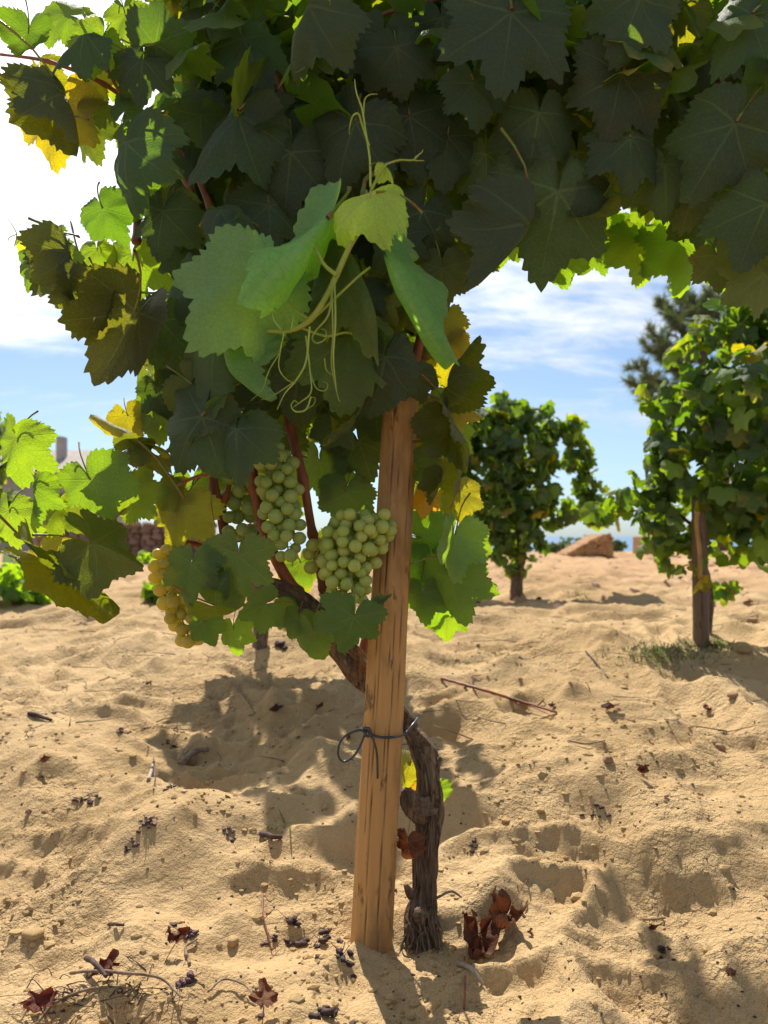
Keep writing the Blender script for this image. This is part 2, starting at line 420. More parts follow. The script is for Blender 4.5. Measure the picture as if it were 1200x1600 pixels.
M_needle = simple('pine_needles', (0.085, 0.125, 0.075), (0.14, 0.165, 0.10), 3, 0.6, 0.0, 0.001, trans=0.25)
M_pinebark = simple('pine_bark', (0.10, 0.065, 0.045), (0.06, 0.04, 0.03), 10, 0.9, 0.8, 0.02)
M_grass = simple('weed_green', (0.10, 0.15, 0.045), (0.15, 0.20, 0.07), 5, 0.6, 0.0, 0.001, trans=0.3)

def sea_material():
    m, t, b = newmat('sea_water')
    ge = t.node('ShaderNodeNewGeometry')
    n = t.noise(t.mapping(ge.outputs['Position'], (0.02, 0.05, 0.02)), 1.0, 5, 0.6)
    t.put(b.inputs['Base Color'], t.mix(t.ramp(n, 0.4, 0.6), (0.05, 0.13, 0.24, 1), (0.07, 0.17, 0.29, 1)))
    b.inputs['Roughness'].default_value = 0.45; b.inputs['IOR'].default_value = 1.33
    t.l.new(t.bump(n, 0.6, 2.0), b.inputs['Normal'])
    return m
M_sea = sea_material()

# ------------------------------------------------------------------ ground
PY = np.array([-5, 0.0, 1.0, 1.5, 2.0, 2.6, 3.4, 4.5, 6.0, 9.0, 14.0, 17.0, 24.0, 40.0, 90.0])
PZ = np.array([-0.10, -0.06, -0.015, 0.0, 0.085, 0.20, 0.33, 0.335, 0.34, 0.395, 0.445, 0.41, -0.3, -3.5, -16.0])
_fine_y = np.linspace(-5, 90, 9501)
_pz = np.interp(_fine_y, PY, PZ)
_k = np.hanning(41); _k /= _k.sum()
_pzs = np.convolve(np.pad(_pz, 20, mode='edge'), _k, mode='valid')
dimp = []
r2 = np.random.default_rng(11)
for i in range(230):
    yy = 1.15 + 4.0 * r2.random() ** 1.5
    dimp.append((r2.uniform(-0.62, 0.62) * yy, yy, r2.uniform(0.025, 0.075), r2.uniform(0.004, 0.012), r2.uniform(0.8, 1.6)))
def ridge(x, y, seed): return 1 - np.abs(2 * vnoise(x, y, seed) - 1)
_H0 = [0.0]
def ground_h(x, y):
    x = np.asarray(x, float); y = np.asarray(y, float)
    base = np.interp(y, _fine_y, _pzs)
    wx = x + 0.16 * fbm(x * 2.1, y * 2.1, 2, 40); wy = y + 0.16 * fbm(x * 2.1 + 5, y * 2.1 + 9, 2, 50)
    near = np.clip(1.25 - y / 14.0, 0.35, 1)
    h = 0.048 * fbm(x * 1.3 + 2, y * 1.6, 3, 1)
    h = h + 0.060 * (ridge(wx * 1.9 + wy * 0.9, wy * 1.2 - wx * 0.3, 15) - 0.5)
    h = h + 0.058 * (ridge(wx * 2.6 + wy * 1.0, wy * 3.0 - wx * 0.8, 5) - 0.5) * near
    h = h + 0.046 * (ridge(wx * 5.6 - wy * 1.6, wy * 7.0 + wx * 1.2, 6) - 0.5) * near
    fur = ridge((x * 1.1 + y * 0.46) * 2.3 + 0.5 * vnoise(x * 2.2, y * 2.2, 61), y * 0.35 + 3, 60)
    h = h + 0.050 * (fur - 0.5) * np.clip((x + .15) * 4, 0, 1) * near
    fl_ = ridge((x * 0.75 - y * 0.9) * 2.2 + 0.6 * vnoise(x * 2.0, y * 2.0, 62), x * 0.6 + 9, 63)
    h = h + 0.040 * (fl_ - 0.5) * np.clip(-(x - .05) * 4, 0, 1) * near
    h = h + 0.0130 * (ridge(wx * 13, wy * 17, 7) - 0.5)
    h = h + 0.0070 * fbm(x * 24, y * 24, 3, 8)
    cm = np.clip((vnoise(x * 2.6 + 3, y * 2.6 + 8, 21) - 0.42) * 5, 0, 1)      # crumbly patches
    h = h + cm * (0.0100 * fbm(x * 46, y * 46, 3, 9, 0.65) + 0.004 * ridge(x * 70, y * 70, 10))
    # broad mound right of the stake, hollow in front of it, mound on the left
    def hump(cx_, cy_, rx, ry, a): return a * np.exp(-((x - cx_) / rx) ** 2 - ((y - cy_) / ry) ** 2)
    h = h + hump(0.42, 2.0, 0.30, 0.28, 0.075) + hump(-0.50, 1.75, 0.26, 0.22, 0.05) - hump(-0.12, 1.30, 0.18, 0.25, 0.012) \
          + hump(0.95, 1.9, 0.25, 0.3, 0.03) - hump(0.05, 2.35, 0.2, 0.3, 0.03) + hump(0.16, 1.20, .12, .1, 0.02) - hump(0.22, 1.5, .07, .06, .02)
    for (dx, dy, r, d, e) in dimp:
        bx = (np.abs(x - dx) < r * 3) & (np.abs(y - dy) < r * 3)
        if bx.any():
            q = (((x[bx] - dx) / r) ** 2 + ((y[bx] - dy) / (r * e)) ** 2) if x.ndim else (((x - dx) / r) ** 2 + ((y - dy) / (r * e)) ** 2)
            f = -d * np.exp(-q) + 0.45 * d * np.exp(-(np.sqrt(q) - 1.5) ** 2 * 4)
            if x.ndim: h[bx] += f
            else: h = h + f
    h = h - _H0[0] * np.exp(-((x - 0.02) ** 2 + (y - 1.52) ** 2) / 0.2) if _H0[0] else h
    return base + h

_H0[0] = float(ground_h(np.array([0.0]), np.array([1.48]))[0])
def steps(a, b, s0, k):
    out = [a]
    while out[-1] < b: out.append(out[-1] + max(s0, k * abs(out[-1])))
    return out
gy = [-5, -3, -1.5, -0.5, 0.2, 0.7, 0.95] + steps(1.05, 20, 0.0075, 0.0052) + [22, 25, 29, 34, 40, 50, 65, 90]
gx = steps(0, 90, 0.0095, 0.013); gx = [-v for v in gx[:0:-1]] + gx
GX, GY = np.meshgrid(np.array(gx), np.array(gy))
GZ = ground_h(GX.ravel(), GY.ravel())
ni, nj = GX.shape
idx = np.arange(ni * nj).reshape(ni, nj)
Fg = np.stack([idx[:-1, :-1], idx[:-1, 1:], idx[1:, 1:], idx[1:, :-1]], -1).reshape(-1, 4)
ground = link('ground', mesh('ground', np.stack([GX.ravel(), GY.ravel(), GZ], -1), Fg, [M_sand]))
tag(ground, 'loose golden sand of the vineyard floor, humped and pitted', kind='structure')

_gx = np.array(gx); _gy = np.array(gy); _GZ = GZ.reshape(GX.shape)
def ground_s(x, y):
    x = np.asarray(x, float); y = np.asarray(y, float)
    i = np.clip(np.searchsorted(_gx, x) - 1, 0, len(_gx) - 2); j = np.clip(np.searchsorted(_gy, y) - 1, 0, len(_gy) - 2)
    u = (x - _gx[i]) / (_gx[i + 1] - _gx[i]); v = (y - _gy[j]) / (_gy[j + 1] - _gy[j])
    return (_GZ[j, i] * (1 - u) + _GZ[j, i + 1] * u) * (1 - v) + (_GZ[j + 1, i] * (1 - u) + _GZ[j + 1, i + 1] * u) * v
def gz(x, y): return float(ground_s(float(x), float(y)))
def on_ground(px, py):
    ys = np.exp(np.linspace(math.log(0.9), math.log(40), 900)); xs = (px - 600) / F * ys
    ray = CAMZ + (HOR - py) / F * ys
    hit = np.where(ground_s(xs, ys) >= ray)[0]
    i = hit[0] if len(hit) else len(ys) - 1
    return Vector((xs[i], ys[i], gz(xs[i], ys[i])))

sea = link('sea', mesh('sea', [(-30000, 60, -14), (30000, 60, -14), (30000, 30000, -14), (-30000, 30000, -14)], [(0, 1, 2, 3)], [M_sea], False))
tag(sea, 'strip of pale blue sea on the horizon', kind='structure')

# ------------------------------------------------------------------ leaves
OUT_A = np.array([0, 8, 18, 29, 40, 50, 60, 72, 84, 96, 108, 120, 135, 150, 164, 176])
OUT_R = np.array([1.0, .93, .80, .72, .84, .93, .86, .74, .70, .74, .78, .72, .62, .56, .46, .16])
OUT_R2 = np.array([1.0, .94, .76, .54, .72, .94, .82, .58, .52, .66, .76, .68, .56, .50, .42, .14])
def leaf_arrays(seed=0, nang=72, nring=6, lobe=0.4, fold=0, droop=25, roll=10, wave=0.05, tooth=0.055, stalk=True, stalk_len=0.75, side_droop=0.0, skew=0.0, tipcurl=0.0):
    """flat outline -> curled blade; local +Y to the tip, +Z the upper face; unit = midrib length"""
    rg = np.random.default_rng(seed)
    ang = np.linspace(-176, 176, nang)
    aa = np.abs(ang)
    rr = np.interp(aa, OUT_A, OUT_R) * (1 - lobe) + np.interp(aa, OUT_A, OUT_R2) * lobe
    rr = rr * (1 + 0.045 * np.sin(ang / 57.3 * 2 + rg.uniform(0, 6)) + skew * np.sin(ang / 57.3))
    per = 8.8
    ph = (ang + rg.uniform(0, 8)) / per + 0.18 * np.sin(ang / 11 + rg.uniform(0, 6)); fr = ph - np.floor(ph)
    saw = np.where(fr < 0.62, fr / 0.62, (1 - fr) / 0.38)
    th_ = tooth * (0.6 + 0.8 * vnoise(np.floor(ph) * 1.7, np.full(nang, seed * 1.3), 3))
    rt = rr + (saw - 0.6) * th_ * np.clip((172 - aa) / 30, 0, 1)
    fr_ = np.linspace(0, 1, nring + 1)[1:] ** 0.8
    X = [np.array([0.])]; Yv = [np.array([0.])]; RF = [np.array([0.])]
    for i, f in enumerate(fr_):
        r_ = f * (rr if i < nring - 1 else rt) if i < nring - 1 else rt
        if i == nring - 2: r_ = f * rr + (rt - rr) * 0.15
        X.append(r_ * np.sin(ang / 57.2958)); Yv.append(r_ * np.cos(ang / 57.2958)); RF.append(np.full(nang, f))
    x = np.concatenate(X); y = np.concatenate(Yv); rf = np.concatenate(RF)
    uv = np.stack([x, y], -1)
    # quilting between veins, waves, ruffled edge
    th = np.arctan2(np.abs(x), y) * 57.2958
    vd = np.minimum(np.minimum(np.abs(th), np.abs(th - 50)), np.abs(th - 108))
    z = 0.040 * np.clip(vd / 27, 0, 1) * rf
    z = z + wave * fbm(x * 1.7 + seed * 3.1, y * 1.7 + 4, 2, seed) * 1.6
    a_ = np.arctan2(x, y)
    z = z + wave * 0.8 * rf ** 3 * np.sin(a_ * 4 + rg.uniform(0, 6)) * np.sin(a_ * 1.5 + rg.uniform(0, 6)) + wave * 0.45 * rf ** 5 * fbm(a_ * 4.3 + seed, a_ * 0 + 2.2, 2, seed + 4) * 2
    # lateral lobes sag
    z = z - side_droop * np.abs(x) ** 2
    # tent fold about the midrib (rounded near it)
    if fold:
        f0 = R(fold); s_ = np.sign(x); ax = np.abs(x)
        soft = np.clip(ax / 0.12, 0, 1); f_ = f0 * (0.3 + 0.7 * soft)
        x2 = s_ * (ax * np.cos(f_) + z * np.sin(f_)); z = z * np.cos(f_) - ax * np.sin(f_); x = x2
    if roll:
        k = R(roll); x2 = np.sin(k * x) / k; z = z - (1 - np.cos(k * x)) / k; x = x2
    if droop:
        k = R(droop); yy = y; zz = z
        y = np.sin(k * yy) / k + zz * np.sin(k * yy) * 1.0
        z = zz * np.cos(k * yy) - (1 - np.cos(k * yy)) / k
    if tipcurl:
        t_ = np.clip(uv[:, 1] - 0.45, 0, None); z = z - tipcurl * t_ ** 2
    V = np.stack([x, y, z], -1)
    Fq = []
    for j in range(nang - 1): Fq.append((0, 1 + j + 1, 1 + j))
    for i in range(nring - 1):
        b0 = 1 + i * nang; b1 = b0 + nang
        for j in range(nang - 1): Fq.append((b0 + j, b0 + j + 1, b1 + j + 1, b1 + j))
    Fq = [f[::-1] for f in Fq]
    # make upper face normals point to +Z
    mi = [0] * len(Fq)
    if stalk:
        L = stalk_len; b = rg.uniform(-0.3, 0.3)
        tv, tf = tube([(0, 0, 0), (b * 0.2, -L * 0.35, -0.10 * L), (b * 0.6, -L * 0.7, -0.34 * L), (b, -L * 0.95, -0.7 * L)], [0.020, 0.015, 0.014, 0.022], 6, 5, cap=False)
        n0 = len(V); V = np.concatenate([V, tv]); uv = np.concatenate([uv, np.zeros((len(tv), 2))])
        Fq += [tuple(i + n0 for i in f) for f in tf]; mi += [1] * len(tf)
    return V, Fq, uv, mi

def leaf_mesh(name='leaf', mats=None, **kw):
    V, Fq, uv, mi = leaf_arrays(**kw)
    return mesh(name, V, Fq, mats or [M_leaf, M_stalk], True, uv, mi)

BASE = Matrix(((1, 0, 0), (0, 0, -1), (0, 1, 0))).to_4x4()     # local X->X, Y->Z, Z->-Y
def leaf_matrix(P, L, a, pitch=0, yaw=0, flip=False):
    M = Matrix.Rotation(R(pitch), 4, 'X') @ Matrix.Rotation(R(a), 4, 'Y') @ BASE @ Matrix.Rotation(R(yaw), 4, 'Y')
    if flip: M = M @ Matrix.Rotation(math.pi, 4, 'Y')
    return Matrix.Translation(P) @ M @ Matrix.Diagonal((L, L, L, 1))

def frame_matrix(P, L, n, t_):
    n = n.normalized(); t_ = (t_ - n * t_.dot(n))
    if t_.length < 1e-3: t_ = n.orthogonal()
    t_.normalize(); x = t_.cross(n)
    M = Matrix((x, t_, n)).transposed().to_4x4()
    return Matrix.Translation(P) @ M @ Matrix.Diagonal((L, L, L, 1))

# variants for the countless leaves: middle and low detail
VAR_M = []
for i in range(14):
    VAR_M.append(leaf_mesh('vine_leaf', seed=100 + i, nang=66, nring=5, lobe=[.15, .45, .7, .3][i % 4], fold=[0, 14, 28, 8, 44][i % 5],
                 droop=[20, 45, 70, 35][i % 4], roll=[15, -20, 35, 50][i % 4], wave=0.07, tooth=0.08, side_droop=[0, .15, .3][i % 3], stalk_len=0.9))
LOWA = [leaf_arrays(seed=200 + i, nang=30, nring=2, lobe=[.15, .45, .7][i % 3], fold=[0, 18, 35][i % 3], droop=[25, 55, 40, 70][i % 4], roll=[15, -20, 40][i % 3],
                    wave=0.08, tooth=0.08, stalk=False) for i in range(9)]
LOW = []
for i, (V_, F_, u_, m_) in enumerate(LOWA): LOW.append(mesh('small_vine_leaf', V_, F_, [M_leaf], True, u_))

def merged_leaves(name, mats_list, parent, material=None):
    """one mesh of many low leaves"""
    Vs, Fs, Us, n = [], [], [], 0
    for k, M in enumerate(mats_list):
        V, Fq, uv, _ = LOWA[k % len(LOWA)]
        A = np.array(M); W = V @ A[:3, :3].T + A[:3, 3]
        if parent is not None: W = W - np.array(parent.location)
        Vs.append(W); Us.append(uv); Fs += [tuple(i + n for i in f) for f in Fq]; n += len(V)
    me = mesh(name, np.concatenate(Vs), Fs, [material or M_leaf], True, np.concatenate(Us))
    o = bpy.data.objects.new(name, me); C.objects.link(o); o.parent = parent; o['kind'] = 'stuff'
    return o

def blob_leaf(Pc, rad, L, upb=0.5, depth=1.0):
    while True:
        q = Vector((random.uniform(-1, 1), random.uniform(-1, 1), random.uniform(-1, 1)))
        if 0.05 < q.length < 1: break
    q = q.normalized() * q.length ** 0.55
    P = Pc + Vector((q.x * rad, q.y * rad * depth, q.z * rad))
    rnd = lambda: Vector((random.gauss(0, 1), random.gauss(0, 1), random.gauss(0, 1)))
    n = q * 0.7 + Vector((0, 0, upb)) + rnd() * 0.62
    t_ = Vector((0, 0, -1)) + q * 0.5 + rnd() * 0.45
    return frame_matrix(P, L * random.uniform(0.7, 1.15), n, t_)

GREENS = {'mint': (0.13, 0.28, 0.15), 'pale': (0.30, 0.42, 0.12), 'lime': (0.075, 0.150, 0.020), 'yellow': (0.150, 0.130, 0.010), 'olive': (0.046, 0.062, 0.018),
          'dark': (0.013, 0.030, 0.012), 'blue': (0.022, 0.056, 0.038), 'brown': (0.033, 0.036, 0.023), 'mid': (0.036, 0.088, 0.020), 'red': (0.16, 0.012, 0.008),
          'deep': (0.011, 0.022, 0.008), 'orange': (0.30, 0.13, 0.02)}  # dark, deep: canopy shade put into the tint; lime, mint: light put in

# ------------------------------------------------------------------ the foreground stake
def make_stake(loc, top, r0, r1, mat, label, cracks=(), segs=96, rings=90, knots=()):
    loc = Vector(loc); top = Vector(top)
    ax = top - loc; L = ax.length
    V = []; cr = []
    for i in range(rings + 1):
        f = i / rings; c = loc + ax * f
        r = r0 + (r1 - r0) * f
        for j in range(segs):
            a = j / segs * 2 * math.pi
            d = 0.0; k = 0.0
            for (ca, wd, s, e, dep) in cracks:
                w_ = wd * min(1, max(0, (f - s) * 12)) * min(1, max(0, (e - f) * 12))
                cc = R(ca) + 0.05 * math.sin(f * 9 + ca) + 0.02 * math.sin(f * 31)
                dd = abs((a - cc + math.pi) % (2 * math.pi) - math.pi)
                if w_ > 0 and dd < w_ * 1.6:
                    q = 1 - dd / (w_ * 1.6); d -= dep * q; k = max(k, q ** 0.8)
            for (ka, kf, kr, ks) in knots:
                dd = abs((a - R(ka) + math.pi) % (2 * math.pi) - math.pi) * r
                dz = (f - kf) * L; q = math.exp(-(dd * dd + dz * dz) / (kr * kr))
                d += ks * q; k = max(k, (math.exp(-(dd * dd + dz * dz) / (kr * kr * 0.3))) * 0.7)
            rr_ = r * (1 + 0.025 * math.sin(a * 2 + f * 2) + 0.012 * math.sin(a * 5 + f * 7)) + 0.0008 * math.sin(a * 11 + f * 20) + d
            V.append((c.x + math.cos(a) * rr_, c.y + math.sin(a) * rr_, c.z)); cr.append(k)
    Fq = []
    for i in range(rings):
        for j in range(segs):
            k = (j + 1) % segs
            Fq.append((i * segs + j, i * segs + k, (i + 1) * segs + k, (i + 1) * segs + j))
    V.append(tuple(top)); cr.append(0); n0 = len(V) - 1
    for j in range(segs): Fq.append((n0, rings * segs + j, rings * segs + (j + 1) % segs))
    V = np.array(V) - np.array(loc)
    me = mesh('wooden_stake', V, Fq, [mat])
    at_ = me.attributes.new('crack', 'FLOAT', 'POINT'); at_.data.foreach_set('value', np.array(cr, dtype=np.float32))
    o = bpy.data.objects.new('wooden_stake', me); C.objects.link(o); o.location = loc
    tag(o, label, 'stake')
    return o

SY = 1.50
stake_bot = at(578, 1500, SY); stake_top = at(629, 585, SY)
make_stake(stake_bot, stake_top, 0.0410, 0.0325, M_wood,
           'smooth orange-brown round stake with long cracks, planted upright in front of the sand',
           cracks=[(-112, .022, 0.0, 1.0, .003), (-72, .024, -.1, .62, .0035), (-84, .014, .28, .9, .002), (-45, .02, .35, 1.0, .003), (-128, .015, .2, .8, .002)],
           knots=[(-72, .275, .006, .0015), (-80, .135, .006, .0015), (-110, .7, .005, .001)])

# black tie around stake and trunk
tie = Bag()
def PP(l, Y): return [at(x, y, Y) for x, y in l]
TY = SY - 0.047
tie.add(*tube([at(573, 1143, TY), at(590, 1151, TY - .003), at(612, 1152, TY), at(632, 1147, SY - .02), at(646, 1131, SY + .0), at(652, 1122, SY + .04), at(640, 1128, SY + .085), at(600, 1132, SY + .06), at(566, 1138, SY + .01), at(570, 1142, TY + .01)], .0026, 60, 8))
tie.add(*tube([at(573, 1142, TY - .002), at(556, 1142, TY - .004), at(535, 1154, TY - .01), at(528, 1176, TY - .014), at(536, 1190, TY - .012), at(553, 1181, TY - .01), at(565, 1160, TY - .006), at(571, 1142, TY - .004)], .0022, 44, 8))
tie.add(*tube([at(573, 1141, TY - .004), at(584, 1158, TY - .006), at(589, 1180, TY - .003), at(590, 1216, TY)], .0022, 24, 8))
tie.add(*tube([at(568, 1138, TY - .004), at(577, 1139, TY - .008), at(580, 1148, TY - .006), at(573, 1150, TY - .004), at(568, 1142, TY - .003)], .0030, 18, 8))
o = link('tie', tie.mesh('tie', [M_tie])); tag(o, 'thin black tie knotted in a loop round the stake and the vine trunk', 'tie')

# ------------------------------------------------------------------ main vine
vine = empty('grape_vine', at(655, 1530, 1.52), 'big foreground grapevine with twisted trunk and pale green grapes beside the orange stake', 'vine', 'grape vines of the vineyard')

def barkdisp(seed, amp=0.16, tw=4.0):
    r_ = np.random.default_rng(seed); ph = r_.uniform(0, 6, 8)
    def f(a, l, t):
        b = a + l * tw
        s = 1 + amp * 0.5 * np.sin(b * 2 + ph[0] + l * 6) + amp * 0.35 * np.sin(b * 5 + ph[1] + 2 * math.sin(l * 19)) \
            + amp * 0.30 * np.abs(np.sin(b * 8 + ph[2] + 3 * math.sin(l * 11))) + amp * .22 * np.sin(b * 15 + ph[3] + l * 25) + amp * 0.18 * math.sin(l * 55 + ph[4]) + amp * .15 * np.sin(l * 90 + a * 3)
        return s
    return f
def part_tube(name, path, rad, parent, mat, n=40, sides=20, disp=None):
    V, Fq = tube(path, rad, n, sides, disp); V = V - np.array(parent.location)
    o = bpy.data.objects.new(name, mesh(name, V, Fq, [mat])); C.objects.link(o); o.parent = parent
    return o
TRY = 1.56
trunk_path = [at(652, 1545, 1.53), at(656, 1500, 1.53), at(657, 1440, 1.53), at(663, 1385, 1.54), at(665, 1320, 1.545), at(671, 1262, 1.56), at(670, 1215, 1.55), at(664, 1180, 1.565), at(644, 1142, 1.59), at(612, 1104, 1.595), at(572, 1058, 1.57), at(535, 1015, 1.53), at(505, 972, 1.50)]
trunk = part_tube('trunk', trunk_path, [.040, .037, .030, .0205, .0195, .0235, .0205, .0235, .0190, .0195, .022, .022, .021], vine, M_bark, 260, 96, barkdisp(3, .32))
# gnarled side stub and knots on the trunk
part_tube('spur', [at(668, 1268, 1.55), at(650, 1262, 1.53), at(640, 1250, 1.52), at(637, 1234, 1.515)], [.022, .019, .016, .010], vine, M_bark, 50, 48, barkdisp(5, .55, 9))
part_tube('spur', [at(668, 1206, 1.56), at(680, 1196, 1.55), at(689, 1183, 1.55)], [.016, .009, .003], vine, M_bark, 20, 20, barkdisp(6, .3))
part_tube('spur', [at(662, 1440, 1.52), at(656, 1428, 1.49), at(655, 1424, 1.48)], [.018, .013, .010], vine, M_bark, 20, 24, barkdisp(7, .25))
part_tube('spur', [at(645, 1400, 1.53), at(637, 1388, 1.51), at(634, 1383, 1.5)], [.010, .006, .004], vine, M_bark, 16, 16, barkdisp(9, .25))
# stringy roots and peeling bark at the base
fib = Bag()
for i in range(60):
    x0 = random.uniform(634, 682); y0 = random.uniform(1420, 1505)
    x1 = x0 + (x0 - 657) * random.uniform(-.3, .7) + random.uniform(-16, 16); y1 = y0 + random.uniform(20, 75)
    Yc = 1.53 - 0.038 * math.sqrt(max(0.05, 1 - ((x0 - 658) / 30) ** 2))
    fib.add(*tube([at(x0, y0, Yc), at((x0 + x1) / 2 + random.uniform(-6, 6), (y0 + y1) / 2, Yc - random.uniform(0, .02)), at(x1, y1, Yc - random.uniform(-.005, .03))],
                  [random.uniform(.0006, .0042), random.uniform(.0008, .003), .0006], 9, 5))
for i in range(60):
    t0 = random.uniform(0.1, .62); pts = catmull([list(p) for p in trunk_path], 100); i0 = int(t0 * 99); i1 = min(99, i0 + random.randint(5, 12))
    a = random.uniform(-2.6, -.5); off = .030 if i0 > 10 else .038
    pth = [pts[k] + np.array([math.cos(a) * off, math.sin(a) * off, 0]) * (1.0 if 0 < q < 2 else .85) for q, k in enumerate(np.linspace(i0, i1, 4).astype(int))]
    fib.add(*tube(pth, [.0006, .0014, .0014, .0005], 9, 4))
o = fib.mesh('bark_fibres', [M_bark]); o.transform(Matrix.Translation(-vine.location)); fo = bpy.data.objects.new('bark_fibres', o); C.objects.link(fo); fo.parent = vine; fo['kind'] = 'stuff'

# cordon arms and canes
def knobby(seed, every=0.11, amp=0.35):
    ph = random.Random(seed).uniform(0, 1)
    def f(a, l, t):
        q = ((l / every + ph) % 1.0) - 0.5
        return np.full(len(a), 1 + amp * math.exp(-(q / 0.08) ** 2)) * (1 + .04 * np.sin(a * 5 + l * 9))
    return f
part_tube('arm', [at(515, 985, 1.505), at(490, 960, 1.49), at(455, 930, 1.48), at(425, 915, 1.48), at(412, 918, 1.5)], [.026, .024, .016, .012, .008], vine, M_bark, 60, 40, barkdisp(8, .3))
canes = [
 ([(500, 968), (462, 925), (432, 875), (410, 820), (398, 760), (391, 690), (388, 640), (380, 560)], 1.48, [.016, .0125, .011, .010, .010, .009, .008, .006]),
 ([(512, 950), (497, 880), (484, 810), (474, 750), (455, 672), (440, 600), (430, 520)], 1.50, [.009, .0085, .0085, .0085, .010, .008, .006]),
 ([(352, 838), (345, 800), (335, 760), (331, 712), (325, 640), (330, 560)], 1.50, [.011, .0095, .009, .0085, .007, .006]),
 ([(345, 795), (354, 775), (358, 755)], 1.50, [.0065, .006, .005]),
 ([(352, 838), (322, 846), (306, 838), (312, 812), (335, 792)], 1.51, [.007, .005, .004, .0035, .003]),
 ([(440, 845), (400, 838), (350, 840), (310, 850), (280, 845)], 1.52, [.010, .010, .009, .006, .004]),
 ([(578, 850), (570, 780), (573, 700), (600, 600), (590, 500)], 1.60, [.009, .008, .008, .007, .006]),
 ([(560, 1040), (600, 900), (640, 760), (650, 600), (690, 450), (720, 300), (800, 150)], 1.62, [.010, .011, .011, .011, .009, .008, .007]),
 ([(640, 600), (700, 380), (820, 240), (960, 180), (1120, 130), (1260, 110)], 1.55, [.010, .009, .008, .008, .007, .006]),
 ([(0, 85), (70, 95), (140, 120), (190, 150), (240, 195), (300, 260), (350, 380)], 1.50, [.002, .0035, .004, .0045, .005, .006, .007]),
 ([(130, 20), (160, 90), (185, 140), (225, 190), (300, 300)], 1.48, [.0025, .003, .0035, .004, .005]),
 ([(213, 380), (216, 330), (222, 260)], 1.48, [.007, .0075, .007]),
 ([(155, 452), (200, 455), (250, 458), (320, 450)], 1.46, [.0018, .002, .0025, .003]),
 ([(55, 735), (90, 745), (140, 800), (170, 790), (215, 740), (330, 650), (380, 560)], 1.46, [.002, .0028, .003, .003, .003, .004, .005]),
 ([(400, 560), (300, 520), (210, 500), (160, 470), (125, 400), (110, 345)], 1.47, [.006, .005, .004, .003, .002, .0012]),
 ([(600, 560), (520, 300), (430, 120), (380, -60)], 1.62, [.009, .008, .007, .006]),
 ([(610, 560), (600, 300), (620, 100), (680, -80)], 1.66, [.009, .008, .007, .006]),
 ([(222, 775), (222, 745), (226, 716)], 1.46, [.009, .010, .0085]),
 ([(560, 40), (620, 15), (700, -5)], 1.42, [.004, .004, .004]),
]
for k, (pl, Y, rad) in enumerate(canes):
    n = len(pl)
    P = [at(x, y, Y + 0.02 * math.sin(i * 1.3 + k)) for i, (x, y) in enumerate(pl)]
    part_tube('cane', P, rad, vine, M_cane if k not in (10, 12, 13) else M_stalk, 14 * n, 12, knobby(k))

